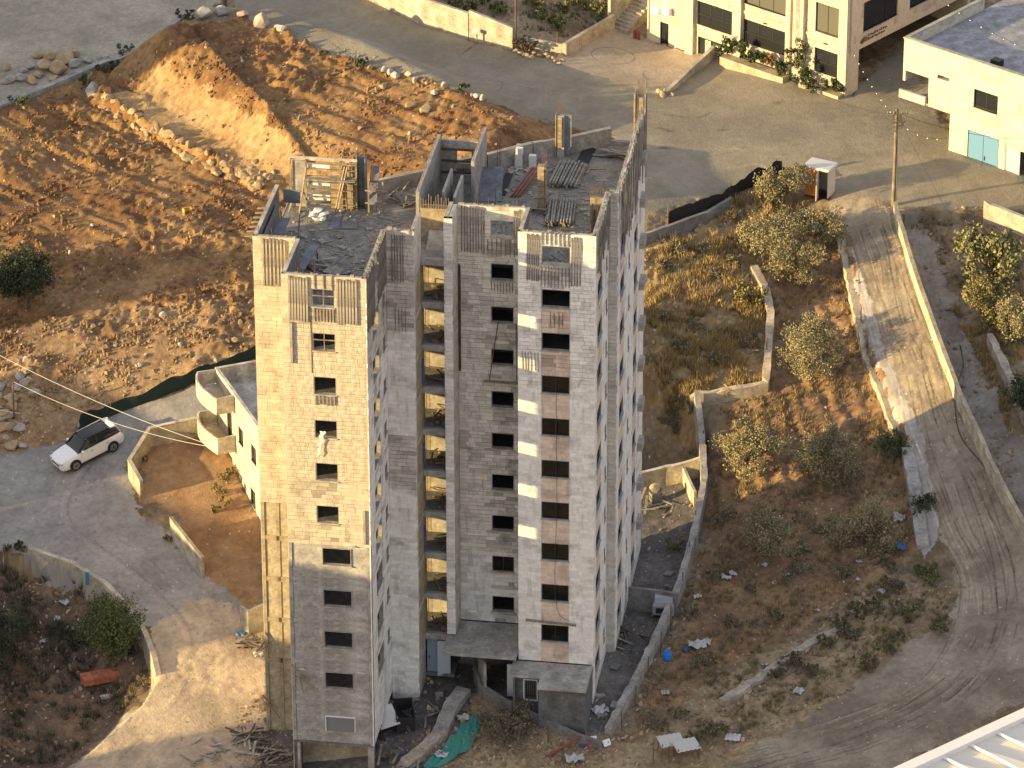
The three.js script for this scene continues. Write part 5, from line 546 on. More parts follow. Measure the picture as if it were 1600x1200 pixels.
// ---------------------------------------------------------------- the white car
{ const fr = G0(121, 733), re = G0(176, 705), d = V3().subVectors(fr, re); const mid = V3().addVectors(fr, re).multiplyScalar(.5); const yaw = Math.atan2(-d.z, d.x), pitch = Math.atan2(d.y, Math.hypot(d.x, d.z)); const side = V3(Math.sin(yaw), 0, Math.cos(yaw)).multiplyScalar(.82); mid.add(side); mid.y = (gy(fr.x, fr.z) + gy(re.x, re.z)) / 2 + .01;
  const car = thing('parked_car', 'white five-door car with a black roof on the gravel lane', 'car', mid, yaw); car.rotation.order = 'YXZ'; car.rotation.z = pitch;   // local +x = front, +z = left side
  const paint = new THREE.MeshPhysicalMaterial({ color: new THREE.Color().setRGB(.8, .8, .79), roughness: .3, clearcoat: 1, clearcoatRoughness: .05 }), gls = mat(.012, .014, .017, { roughness: .06 }), blk = mat(.02, .02, .022, { roughness: .4 });
  const loft = (secs) => { // cross-sections along x: [x, yLow, yHigh, halfLow, halfHigh]
    const n = secs.length, B = [], ring = ([x, y0, y1, w0, w1]) => [[x, y0, -w0 * .92], [x, y0 + .12, -w0], [x, lerp(y0, y1, .55), -(w0 + w1) / 2 - .015], [x, y1 - .07, -w1], [x, y1, -w1 * .86], [x, y1 + .02, 0], [x, y1, w1 * .86], [x, y1 - .07, w1], [x, lerp(y0, y1, .55), (w0 + w1) / 2 + .015], [x, y0 + .12, w0], [x, y0, w0 * .92]]; const rs = secs.map(ring), m = rs[0].length; const pos = []; rs.forEach((r) => r.forEach((p) => pos.push(...p))); const idx = []; for (let i = 0; i + 1 < n; i++) for (let j = 0; j < m; j++) { const a = i * m + j, b = i * m + (j + 1) % m, c = a + m, e = b + m; idx.push(a, c, b, b, c, e); } for (const [k, fl] of [[0, 1], [n - 1, 0]]) for (let j = 1; j + 1 < m; j++) idx.push(k * m, fl ? k * m + j : k * m + j + 1, fl ? k * m + j + 1 : k * m + j); const g = new THREE.BufferGeometry(); g.setAttribute('position', new THREE.Float32BufferAttribute(pos, 3)); g.setIndex(idx); g.computeVertexNormals(); return g; };
  const body = part('body', loft([[2.36, .32, .62, .62, .6], [2.3, .24, .82, .8, .74], [2.0, .22, .95, .91, .82], [1.4, .22, 1.04, .93, .86], [.9, .22, 1.08, .93, .87], [-.6, .22, 1.1, .93, .88], [-1.7, .23, 1.13, .93, .88], [-2.2, .28, 1.12, .88, .82], [-2.36, .4, 1.0, .78, .74]]), paint, car);
  part('cabin', loft([[1.05, 1.0, 1.06, .84, .82], [.35, 1.0, 1.56, .85, .64], [0, 1.0, 1.61, .86, .65], [-1.3, 1.0, 1.6, .86, .65], [-1.9, 1.0, 1.5, .84, .64], [-2.22, 1.0, 1.12, .8, .74]]), gls, car);
  part('roof', loft([[.3, 1.57, 1.6, .62, .6], [0, 1.6, 1.645, .66, .62], [-1.3, 1.59, 1.64, .66, .62], [-1.65, 1.56, 1.6, .65, .6]]), blk, car); part('spoiler', loft([[-1.62, 1.54, 1.6, .65, .62], [-2.0, 1.48, 1.56, .66, .62], [-2.12, 1.44, 1.5, .6, .58]]), paint, car);
  for (const z of [-1, 1]) { for (const [a, b] of [[[1.02, 1.07, .82], [.3, 1.6, .63]], [[-.45, 1.1, .875], [-.5, 1.6, .665]], [[-1.55, 1.1, .87], [-1.75, 1.56, .66]]]) part('pillar', bar(V3(a[0], a[1], a[2] * z), V3(b[0], b[1], b[2] * z), .07, .05), a[0] > 0 ? blk : blk, car); part('window_trim', bar(V3(.95, 1.1, .885 * z), V3(-2.0, 1.14, .87 * z), .02, .03), blk, car); part('roof_rail', bar(V3(.2, 1.64, .62 * z), V3(-1.6, 1.64, .62 * z), .04, .04), paint, car);
    const dr = part('door', boxB(-1.4, .85, .42, 1.02, z > 0 ? .925 : -.945, z > 0 ? .945 : -.925), paint, car); for (const x of [.05, -1.1]) part('handle', boxB(x - .1, x + .1, .86, .9, z > 0 ? .945 : -.975, z > 0 ? .975 : -.945), M.steel, dr);
    part('mirror', box(.16, .13, .22, .72, 1.1, z * 1.02), paint, car); part('headlight', box(.3, .1, .34, 2.2, .78, z * .62, z * -.35), mat(.5, .52, .54, { roughness: .1 }), car); part('tail_light', box(.1, .14, .4, -2.3, .98, z * .6, z * .2), mat(.35, .02, .02, { roughness: .2 }), car); part('side_sill', bar(V3(1.0, .26, .92 * z), V3(-1.0, .26, .92 * z), .08, .1), blk, car); }
  part('grille', box(.06, .14, .9, 2.345, .6, 0), blk, car); part('bumper_grille', box(.06, .12, 1.2, 2.32, .38, 0), blk, car); part('number_plate', box(.03, .1, .5, 2.385, .5, 0), M.white, car);
  for (const x of [1.4, -1.4]) for (const z of [-1, 1]) { const arch = plain(new THREE.TorusGeometry(.39, .04, 6, 18, Math.PI)); arch.translate(x, .36, z * .93); part('wheel_arch', arch, blk, car); const w = new THREE.Group(); const g = plain(new THREE.CylinderGeometry(.36, .36, .24, 22)); g.rotateX(Math.PI / 2); const wm = part('wheel', g, blk, car); wm.position.set(x, .36, z * .86); const rg = plain(new THREE.CylinderGeometry(.25, .25, .02, 10)); rg.rotateX(Math.PI / 2); rg.translate(0, 0, z * .125); part('rim', rg, M.steel, wm); for (let k = 0; k < 5; k++) { const sp = box(.05, .22, .02, 0, .12, z * .14); sp.rotateZ(k * 1.2566); part('spoke', sp, mat(.08, .08, .085), wm); } }
}

// ---------------------------------------------------------------- shop building beyond the road (front turned to the evening sun)
const AX = -41 * Math.PI / 180;
function facadeKit(group, f, m) { return {
  wall: (s0, s1, y0, y1, ops = [], name = 'wall', mm = m) => part(name, cells(s1 - s0, y0, y1, ops.map(([a, b, c, d]) => [a - s0, b - s0, c, d])).map(([a, b, c, d]) => wallBox(f, a + s0, b + s0, c, d, -.25, 0)), mm, group),
  win: (s0, s1, y0, y1, { rail, mull = 1, inset = .14, glassM, name = 'window' } = {}) => { const w = part(name, [wallBox(f, s0, s1, y0, y0 + .06, -inset - .05, -inset + .03), wallBox(f, s0, s1, y1 - .06, y1, -inset - .05, -inset + .03), wallBox(f, s0, s0 + .06, y0 + .06, y1 - .06, -inset - .05, -inset + .03), wallBox(f, s1 - .06, s1, y0 + .06, y1 - .06, -inset - .05, -inset + .03)], M.darkMetal, group);
    for (let i = 0; i <= mull; i++) { const a = lerp(s0 + .06, s1 - .06, i / (mull + 1)), b = lerp(s0 + .06, s1 - .06, (i + 1) / (mull + 1)); part('pane', wallBox(f, a + .02, b - .02, y0 + .06, y1 - .06, -inset - .02, -inset), glassM, w); if (i) part('mullion', wallBox(f, a - .02, a + .02, y0 + .06, y1 - .06, -inset - .04, -inset + .02), M.darkMetal, w); }
    part('sill', wallBox(f, s0 - .05, s1 + .05, y0 - .07, y0, -.2, .05), M.concPale, w);
    if (rail) { part('railing', [wallBox(f, s0, s1, y0 + .8, y0 + .84, -.08, -.04), ...Array.from({ length: Math.floor((s1 - s0) / .13) }, (_, i) => wallBox(f, s0 + .08 + i * .13, s0 + .1 + i * .13, y0, y0 + .8, -.07, -.05))], M.darkMetal, w).userData.kind = 'stuff'; } return w; } }; }
M.glassDark = mat(.02, .024, .028, { roughness: .08 }); M.glassBright = mat(.12, .12, .1, { roughness: .06 }); M.shopStone = mat(.59, .53, .42, { map: txStain }); M.shopSide = mat(.68, .56, .43, { map: txStain });
{ const c = P(1324, 151, 10.5), b = thing('shop_building', 'cream stone shop building with dark railed openings and a drive-through beside it', 'building', V3(c.x, 10.5, c.z), AX), f = frameOf([-22, 0], [0, 0]), k = facadeKit(b, f, M.shopStone), g = M.glassDark, S0 = 22;
  const ops = [[S0 - 3.0, S0 - .95, 1.15, 2.95], [S0 - 9.4, S0 - 5.5, 1.5, 3.3], [S0 - 13.6, S0 - 10.2, 1.7, 3.5], [S0 - 3.0, S0 - .95, 4.2, 6.4], [S0 - 9.4, S0 - 5.5, 4.5, 6.6], [S0 - 13.6, S0 - 10.2, 4.9, 7], [S0 - 13.5, S0 - 10.7, -1.2, .75], [S0 - 17.0, S0 - 16.2, -1.25, .9]];
  k.wall(4, 22, -2.2, 9, ops); k.win(...ops[0], { rail: 1, glassM: g }); k.win(...ops[1], { rail: 1, mull: 2, glassM: g }); k.win(...ops[2], { rail: 1, mull: 2, glassM: g }); k.win(...ops[3], { glassM: M.glassBright }); k.win(...ops[4], { mull: 2, glassM: M.glassBright }); k.win(...ops[5], { mull: 2, glassM: g });
  const ent = k.win(...ops[6], { mull: 2, glassM: g, name: 'entrance' }); const dr = k.win(...ops[7], { mull: 0, glassM: g, name: 'side_door' });
  // posters on the entrance glass
  const pf = (s0, s1, y0, y1, m, n = 'poster', o = -.12) => part(n, wallBox(f, s0, s1, y0, y1, o, o + .015), m, ent), green = mat(.05, .07, .035), cream = mat(.62, .58, .42); pf(S0 - 12.2, S0 - 11.5, -1.0, .55, green); pf(S0 - 12.9, S0 - 12.4, -.9, .6, cream); pf(S0 - 11.35, S0 - 10.85, -.75, .45, cream);
  for (const [s, y, r, m] of [[S0 - 11.85, .25, .16, cream], [S0 - 12.65, .3, .16, green], [S0 - 12.65, -.5, .17, green], [S0 - 11.1, .2, .13, green]]) { const q = plain(new THREE.RingGeometry(r * .6, r, 18)); q.translate(-22 + s, y, -.098); part('poster_mark', q, m, ent); } for (let i = 0; i < 4; i++) pf(S0 - 12.1, S0 - 11.6 - i * .04, -.1 - i * .2, -.02 - i * .2, cream, 'poster_line', -.103);
  // pillars standing proud, and the floor bands
  for (const [s, w] of [[S0 - .35, .7], [S0 - 4.3, .9], [S0 - 5.2, .4], [S0 - 9.8, .75], [S0 - 14.1, .7]]) part('pillar', wallBox(f, s - w / 2, s + w / 2, -1.5, 9, 0, .3), M.shopStone, b); part('pillar_slot', wallBox(f, S0 - 4.5, S0 - 4.15, .9, 7.5, .302, .32), M.conc, b);
  for (let y = .0; y < 8.8; y += .3) part('quoin', wallBox(f, S0 - 15.0, S0 - 14.5, y - 1.4, y - 1.14, .003, .05), M.shopStone, b);
  part('floor_band', wallBox(f, 4, 22, 3.75, 3.95, 0, .08), M.shopStone, b); for (const s of [S0 - 2, S0 - 7.4, S0 - 11.9]) part('wall_lamp', wallBox(f, s - .15, s + .15, 3.45, 3.52, .0, .12), M.darkMetal, b);
  part('air_conditioner', wallBox(f, S0 - 17.6, S0 - 16.9, 1.5, 2.05, .02, .4), M.white, b); part('air_conditioner', wallBox(f, S0 - 16.6, S0 - 15.9, 1.7, 2.25, .02, .4), M.white, b);
  // drive-through end: the upper floor bridges to the right
  const e = frameOf([.0, 0], [0, -14]), ke = facadeKit(b, e, M.shopSide), o2 = [[1.6, 5.6, 4.4, 6.6], [7, 11, 4.4, 6.6]]; ke.wall(0, 14, 3.2, 9, o2, 'bridge_wall'); ke.win(...o2[0], { mull: 2, glassM: g }); ke.win(...o2[1], { mull: 2, glassM: g }); part('corner_pier', boxB(-.7, -.01, -.6, 3.2, -1.2, -.26), M.shopSide, b); part('bridge_soffit', boxB(-7, -.26, 3.05, 3.2, -14, -.3), M.concPale, b); part('back_wall', boxB(-7.2, -7, -.6, 3.05, -14, -.3), M.concTan, b); part('roof', boxB(-22, 0, 8.7, 8.95, -14, -.26), M.conc, b); part('rear_wall', boxB(-18, 0, -.5, 9, -14.3, -14), M.shopStone, b); part('left_wall', boxB(-18.2, -18, -2, 9, -14.3, 0), M.shopStone, b);
  // the emblem on the bridge: arcs and two lines of lettering
  const sg = mat(.10, .075, .05); const emblem = part('sign', (() => { const q = []; for (const r of [.3, .42, .54]) { const t = plain(new THREE.TorusGeometry(r, .03, 5, 16, Math.PI * .62)); t.rotateZ(.75); t.translate(1.75, 3.42, 0); q.push(t); } return mergeGeometries(q); })(), sg, b); emblem.rotation.y = Math.PI / 2; emblem.position.set(.05, 0, 0); emblem.rotation.y = Math.PI / 2; emblem.position.z = 0;
  for (let r = 0; r < 2; r++) for (let i = 0; i < 9 - r; i++) { const w = .1 + .05 * ((i * 7 + r) % 3), x = 2.2 + i * .24; part('sign_letter', wallBox(e, x, x + w, 3.62 + (1 - r) * .27 + .03 * (i % 2), 3.80 + (1 - r) * .27 - .04 * ((i + r) % 3), .01, .04), sg, b); if (i % 2) part('sign_letter', wallBox(e, x + .02, x + w + .06, 3.64 + (1 - r) * .27, 3.68 + (1 - r) * .27, .01, .038), sg, b); }
  // planter along the foot of the wall
  part('planter', wallBox(f, S0 - 10.6, S0 - 4.9, -.8, .35, .3, 1.1), M.limestone, b); part('planter', wallBox(f, S0 - 3.6, S0 - .1, -.6, .3, .32, .95), M.limestone, b); part('planter', wallBox(f, S0 - 14.9, S0 - 13.9, -1.9, -.9, .3, .95), M.limestone, b);
}
// steps left of the shop
{ const p = G0(965, 46), t = thing('stair', 'stone steps climbing between the cut-stone wall and the shop building', 'stairs', V3(p.x, p.y, p.z), AX); for (let i = 0; i < 9; i++) part('step', boxB(-.6, .9, -.3, .14 + i * .16, -.32 - i * .32, -i * .32), i % 2 ? M.limestone : M.wallPale, t); part('side_wall', boxB(-.85, -.6, -.3, 2.2, -3.4, .1), M.wallPale, t); }
// ---------------------------------------------------------------- white flat-roofed building at the right edge
{ const c = P(1482, 238, 10.5), b = thing('flat_roof_building', 'white flat-roofed building with a light blue metal door at the right edge', 'building', V3(c.x, 10.5, c.z), AX), f = frameOf([0, 0], [16, 0]), W = mat(.60, .565, .48, { map: txStain }), k = facadeKit(b, f, W), top = 7.35;
  const ops = [[1.9, 3.9, 4.0, 5.35], [6.2, 8.2, 4.0, 5.35], [10.5, 12.5, 4, 5.35], [1.55, 4.15, -1.2, 2.2], [4.75, 8.6, -1.2, 1.9]]; k.wall(0, 16, -3, top, ops); for (const o of ops.slice(0, 3)) k.win(...o, { glassM: M.glassDark });
  const bl = mat(.12, .26, .42), d = part('blue_door', wallBox(f, 1.55, 4.15, -1.2, 2.2, -.12, -.07), bl, b); part('door_leaf', wallBox(f, 1.62, 2.82, -1.0, 2.1, -.07, -.04), bl, d); part('door_leaf', wallBox(f, 2.88, 4.08, -1.0, 2.1, -.07, -.04), bl, d); part('handle', wallBox(f, 2.95, 3.02, .3, .6, -.04, .0), M.darkMetal, d); part('metal_shutter', wallBox(f, 4.75, 5.9, -1.2, 1.9, -.1, -.04), mat(.42, .45, .5, { roughness: .5 }), b);
  part('door_surround', wallBox(f, 4.2, 4.7, -1.6, 2.3, 0, .04), W, b);
  // overhanging upper storey to the left
  const f2 = frameOf([-1.9, 0], [-.02, 0]); part('upper_wall', [wallBox(f2, 0, .7, 2.9, top, -.25, 0), wallBox(f2, .7, 1.7, 2.9, 5.2, -.25, 0), wallBox(f2, .7, 1.7, 5.5, top, -.25, 0), wallBox(f2, 1.7, 1.88, 2.9, top, -.25, 0)], W, b); part('overhang_wall', boxB(-3.9, -1.92, 5.0, top, -.27, -.02), W, b); part('overhang_soffit', boxB(-3.9, 0, 2.75, 2.9, -9, -.3), M.concPale, b); part('end_wall', boxB(-4.1, -3.9, 4.2, top, -9, -.02), W, b); part('end_wall', boxB(-.0, .22, -3, 2.75, -9, -.28), W, b); part('ramp_wall', boxB(-4.2, -2.0, 3.0, 3.6, .05, .25), W, b);
  part('roof_slab', boxB(-3.9, 16, top - 1.0, top - .8, -12, -.26), mat(.40, .41, .41, { map: txConcrete }), b); part('coping', boxB(-4.15, 16, top, top + .07, -.3, .04), M.wallPale, b); part('coping', boxB(-4.15, -3.85, top, top + .07, -9.2, -.31), M.wallPale, b); part('rear_parapet', boxB(-3.9, 16, top - .8, top - .05, -12.2, -12), M.concDark, b); part('vent_box', boxB(2.0, 2.7, top - .8, top - .35, -2.2, -1.6), M.darkMetal, b);
  part('inner_floor', boxB(4.7, 9, -1.6, -1.2, -4, -.3), M.conc, b); part('inner_wall', boxB(4.7, 9, -1.2, 2.2, -4.2, -4), M.concTan, b);
  const by = new THREE.Vector3(); for (const [x, z] of [[6.4, -.9], [7.3, -1.1]]) { const w = V3(x, -1.19, z).applyAxisAngle(V3(0, 1, 0), AX).add(b.position); const bt = thing('yellow_barrel', x < 7 ? 'yellow plastic barrel just inside the open shutter, left one' : 'yellow plastic barrel just inside the open shutter, right one', 'barrel', w); const bm = mat(.6, .32, .03); part('drum', plain(new THREE.LatheGeometry([[0, 0], [.36, 0], [.4, .15], [.42, .5], [.4, .85], [.35, .95], [0, .97]].map(([r, y]) => new THREE.Vector2(r, y)), 14)), bm, bt); part('rim', plain(new THREE.TorusGeometry(.37, .03, 5, 14).rotateX(Math.PI / 2).translate(0, .93, 0)), mat(.35, .18, .02), bt); } }
// ---------------------------------------------------------------- cabin, pole, cables, lights
{ const p = G0(1281, 303), t = thing('site_cabin', 'small orange cabin with a white roof and an open door beside the road', 'cabin', p, -.5), or = mat(.55, .26, .08), wh = mat(.55, .50, .42);
  part('side_panel', boxB(-.85, -.8, .05, 2.05, -.6, .6), or, t); part('side_panel', boxB(-.8, .15, .05, 2.0, .55, .6), or, t); part('rib', boxB(-.36, -.3, .05, 2.02, .6, .63), mat(.4, .18, .05), t); part('rear_panel', boxB(-.8, .8, .05, 2.05, -.6, -.55), wh, t); part('end_panel', boxB(.78, .84, .05, 2.05, -.6, .55), wh, t); part('door', box(.06, 1.9, .75, .2, 1, .9, .25), wh, t); part('floor', boxB(-.85, .85, 0, .06, -.6, .6), M.darkMetal, t); const rf = plain(new RoundedBoxGeometry(2.0, .22, 1.5, 2, .09)); rf.translate(0, 2.15, 0); part('roof', rf, mat(.55, .54, .5), t); }
const poleB = G0(1396, 321), poleTop = V3(poleB.x, poleB.y + 7.15, poleB.z);
{ const t = thing('utility_pole', 'tall wooden utility pole with a tangle of cables at the head of the dirt drive', 'pole', poleB), pm = mat(.30, .24, .17, { map: txWood }); part('shaft', rod(V3(0, -.5, 0), V3(0, 7.15, 0), .16, .11, 10), pm, t); part('conduit', rod(V3(.16, 0, .08), V3(.13, 3.8, .06), .05), M.steel, t); part('crossarm', bar(V3(-.7, 6.75, .1), V3(.75, 6.8, .1), .1, .1), pm, t); part('crossarm', bar(V3(-.5, 6.2, .1), V3(.55, 6.2, .1), .08, .08), pm, t); for (const x of [-.6, -.2, .3, .65]) part('insulator', rod(V3(x, 6.82, .1), V3(x, 7.0, .1), .05), M.concDark, t); for (let i = 0; i < 5; i++) { const y = 5.7 + i * .25, r = .25 + .1 * (i % 3); part('cable_loop', tube(Array.from({ length: 9 }, (_, j) => V3(Math.cos(j * .78 + i) * r + .1, y + .2 * Math.sin(j * 1.1 + i), .15 + Math.sin(j * .78 + i) * r)), .016, 24, 4), M.darkMetal, t); } }
cable('overhead_cable', 'dark cable from the utility pole to the shop corner', poleTop.clone().add(V3(-.4, -.4, 0)), P(1240, 122, 11.4), .5, .015, M.darkMetal); cable('overhead_cable', 'dark cable from the utility pole to the flat-roofed building', poleTop.clone().add(V3(.5, -.5, 0)), P(1640, 215, 14), .6, .015, M.darkMetal); cable('overhead_cable', 'slack dark cable dropping from the pole over the road to the trees', poleTop.clone().add(V3(.2, -.7, 0)), P(1578, 492, 9.5), .6, .014, M.darkMetal);
function lights(label, a, b, sag, n) { const t = thing('string_lights', label, 'string lights', V3()), at = (u) => { const p = V3().lerpVectors(a, b, u); p.y -= sag * 4 * u * (1 - u); return p; }; part('wire', tube(Array.from({ length: 13 }, (_, i) => at(i / 12)), .012, 30, 4), M.darkMetal, t); for (let i = 1; i < n; i++) { const p = at(i / n), g = plain(new THREE.SphereGeometry(.045, 8, 6)); g.translate(p.x, p.y - .07, p.z); part('bulb', g, mat(.85, .83, .76, { roughness: .3 }), t); } }
lights('string of white bulbs from the utility pole to the shop corner', poleTop.clone().add(V3(-.1, -.6, 0)), P(1329, 72, 14.0), .4, 10); lights('string of white bulbs across the flat roof', P(1465, -6, 18.6), P(1640, 88, 18.6), .5, 10); lights('string of white bulbs from the utility pole towards the flat-roofed building', poleTop.clone().add(V3(.1, -.9, 0)), P(1480, 215, 13), .5, 5);
for (const [px, py, h, r, l] of [[806, 76, 6.5, .07, 'thin brown post at the end of the upper road wall'], [352, 18, 2.4, .16, 'dark stump of a post at the end of the kerb'], [871, 82, 1.6, .06, 'dead sapling trunk in the roadside bed']]) { const p = G0(px, py); const t = thing('roadside_post', l, 'post', p); part('shaft', rod(V3(0, -.3, 0), V3(0, h, 0), r, r * .8, 8), mat(.2, .13, .08, { map: txWood }), t); part('cap', rod(V3(0, h, 0), V3(0, h + .05, 0), r * 1.2, r * 1.2, 8), M.darkMetal, t); }
{ const p = G0(745, 66), t = thing('meter_box', 'small white meter box with a pipe on the road wall', 'meter box', p); part('pipe', rod(V3(0, 0, .2), V3(0, .9, .2), .06), M.steel, t); part('box', boxB(-.35, .05, .8, 1.05, .1, .35), M.white, t); }
// ---------------------------------------------------------------- ribbed roof in the lower right corner
{ const a = P(1392, 1204, 5), bq = P(1640, 1090, 5), d = V3().subVectors(bq, a), ang = Math.atan2(-d.z, d.x), t = thing('ribbed_roof', 'white ribbed awning roof at the lower right corner', 'roof', V3(a.x, 5, a.z), ang), L = 22, wm = mat(.78, .77, .72), cr = mat(.70, .66, .56);
  part('fascia', boxB(-1, L, -.45, .12, .0, .75), wm, t); part('roof_sheet', box(L, .06, 7, L / 2 - .5, -.38, 4.2, 0, .04), cr, t); for (let i = 0; i < 8; i++) { const g = tube(Array.from({ length: 7 }, (_, j) => V3(1.3 + i * 2.1 + j * .06, -.12 + .28 * Math.sin(j / 6 * Math.PI * .6) - j * .05, .7 + j * .9)), .1, 14, 8); part('rib', g, wm, t); } for (const x of [0, 7, 14, 20]) part('column', boxB(x, x + .25, -6.2, -.45, .2, .45), wm, t); }
// ---------------------------------------------------------------- unseen buildings, added and sized to cast shadows across the site
const LD = V3(Math.cos(SUN_AZ), 0, -Math.sin(SUN_AZ)), PD = V3(Math.sin(SUN_AZ), 0, Math.cos(SUN_AZ)), tanE = Math.tan(SUN_EL);
function shadowCaster(label, s0, s1, p0, p1, K, base, turn = 0) { // along the light, across it, height of its shadow line
  const s = (s0 + s1) / 2, p = (p0 + p1) / 2, h = K - s1 * tanE, pos = LD.clone().multiplyScalar(s).addScaledVector(PD, p), t = thing('shadow_caster_house', label, 'house', V3(pos.x, base, pos.z), SUN_AZ + turn), w = s1 - s0, d = p1 - p0, H = h - base, wm = M.shopStone;
  part('wall', boxB(-w / 2, w / 2, -3, H - .2, -d / 2, d / 2), wm, t); part('roof', boxB(-w / 2 - .15, w / 2 + .15, H - .2, H, -d / 2 - .15, d / 2 + .15), M.conc, t); const fl = Math.max(1, Math.floor(H / 3)); for (let i = 0; i < fl; i++) for (let j = 0; j < Math.max(1, Math.floor(d / 3)); j++) { const z = -d / 2 + 1.5 + j * 3; part('window', boxB(w / 2 - .02, w / 2 + .03, i * 3 + .9, i * 3 + 2.1, z - .5, z + .5), M.glassDark, t); } }
shadowCaster('unseen tall block added to shade the site from the front left', -84, -72, 4.6, 22, 9.9, -4); shadowCaster('unseen lower wing added to the shading block at the front left', -80, -70, 1.2, 4.5, 2.0, -4); shadowCaster('unseen row of houses added to shade the lane from the left', -72, -62, -24, -7, -1.0, -2); shadowCaster('unseen house added to shade the upper lane from the left', -72, -62, -36, -24.2, .9, 0); shadowCaster('unseen house added to shade the orange earth from the left', -64, -53, -45, -40.3, 5.8, 1.5); shadowCaster('unseen small block added to widen the shade on the orange earth', -63, -56, -47.4, -45.2, 4.9, 1.5); shadowCaster('unseen house added to shade the pale lot and the road end', -56, -44, -96, -66.5, 12.6, 7);
shadowCaster('unseen low house added behind the tower to shade the hillside', 1, 8.5, -25.5, -19.5, 10.9, 3.2, .12); shadowCaster('unseen house added behind the tower roof to shade the road', 12.5, 16.5, -42.9, -36.4, 14.45, 9.2, -.6);

// ---------------------------------------------------------------- trees, shrubs and dry grass
const leafMat = new THREE.MeshStandardMaterial({ vertexColors: true, roughness: .8, side: THREE.DoubleSide });
const bark = mat(.20, .15, .10, { map: txWood });
function foliage(r, { rx, ry, rz, cy, n, leaf, col, clumps, long = 1.6, hollow = .35 }) { // leaf-sized faces gathered in clumps through the volume of the crown
  const pos = [], nor = [], cl = [], cs = [];
  const lobes = Array.from({ length: 5 + (r() * 4 | 0) }, () => V3(r() * 2 - 1, r() * 1.6 - .7, r() * 2 - 1).normalize().multiplyScalar(.45 + r() * .35));
  for (let i = 0; i < clumps; i++) { const lb = lobes[(r() * lobes.length) | 0]; let v; do { v = V3(r() * 2 - 1, r() * 2 - 1, r() * 2 - 1); } while (v.length() > 1); v.multiplyScalar(hollow > .5 ? .9 : .62).add(lb.clone().multiplyScalar(hollow > .5 ? .45 : 1.05)); cs.push([V3(v.x * rx, cy + v.y * ry, v.z * rz), .45 + r() * .75, r()]); }
  const R0 = Math.min(rx, ry, rz);
  for (let i = 0; i < n; i++) { const [c, s, q] = cs[(r() * clumps) | 0]; const d = V3(r() * 2 - 1, r() * 2 - 1, r() * 2 - 1).normalize().multiplyScalar(Math.pow(r(), .6) * s * R0 * .46), p = c.clone().add(d), a = V3(r() - .5, r() * .8, r() - .5).normalize(), b = V3(r() - .5, r() - .5, r() - .5).cross(a).normalize(), l = leaf * (.6 + r() * .8), A = a.multiplyScalar(l * long / 2), B = b.multiplyScalar(l / 2); const P4 = [p.clone().sub(A), p.clone().add(B), p.clone().add(A), p.clone().sub(B)], nn = V3().crossVectors(B, A).normalize(); const k = .75 + r() * .4 + (q - .5) * .4, m = col[(r() * col.length) | 0]; for (const o of [0, 1, 2, 0, 2, 3]) { pos.push(P4[o].x, P4[o].y, P4[o].z); nor.push(nn.x, nn.y, nn.z); cl.push(m[0] * k, m[1] * k, m[2] * k); } }
  const g = new THREE.BufferGeometry(); g.setAttribute('position', new THREE.Float32BufferAttribute(pos, 3)); g.setAttribute('normal', new THREE.Float32BufferAttribute(nor, 3)); g.setAttribute('color', new THREE.Float32BufferAttribute(cl, 3)); return { g, cs };
}
const OLIVE = [[.24, .215, .105], [.30, .26, .135], [.17, .16, .08], [.36, .31, .18]], CAROB = [[.035, .055, .02], [.05, .07, .025], [.025, .04, .016]], GREEN = [[.07, .11, .03], [.10, .14, .04], [.05, .08, .025]], YELLOW = [[.22, .19, .06], [.16, .15, .05], [.28, .22, .09]], DRY = [[.16, .13, .08], [.21, .17, .11], [.12, .10, .065]], DARKG = [[.045, .06, .03], [.06, .075, .035], [.035, .045, .025]];
function tree(name, label, cat, px, py, rx, h, col, { n = 7000, leaf = .075, clumps = 56, squat = .75, trunk = .3, group, seed, on, hollow } = {}) {
  const p = on ?? G0(px, py), r = rng(seed ?? Math.round(px * 13 + py * 7)), t = thing(name, label, cat, V3(p.x, on ? p.y : hFull(p.x, p.z), p.z), 0, group), ry = rx * squat, cy = Math.max(h - ry * .9, ry * .8), { g, cs } = foliage(r, { rx, ry, rz: rx * (.85 + r() * .3), cy, n, leaf, col, clumps, hollow });
  const tr = [rod(V3(0, -.3, 0), V3(.06 * rx, cy * .55, .05), .11 * rx * trunk * 3, .075 * rx * trunk * 3, 7)]; for (let i = 0; i < Math.min(12, clumps); i++) tr.push(rod(V3(.06 * rx, cy * .5, .05), cs[i][0], .045 * rx, .014 * rx, 5)); part('trunk', tr, bark, t); part('crown', g, leafMat, t); return t;
}
tree('carob_tree', 'round dark evergreen tree on the orange earth at the left edge', 'tree', 42, 480, 1.9, 3.9, CAROB, { n: 13000, leaf: .09, clumps: 110, squat: .9, hollow: .6 });
const OG = 'olive trees on the right slope';
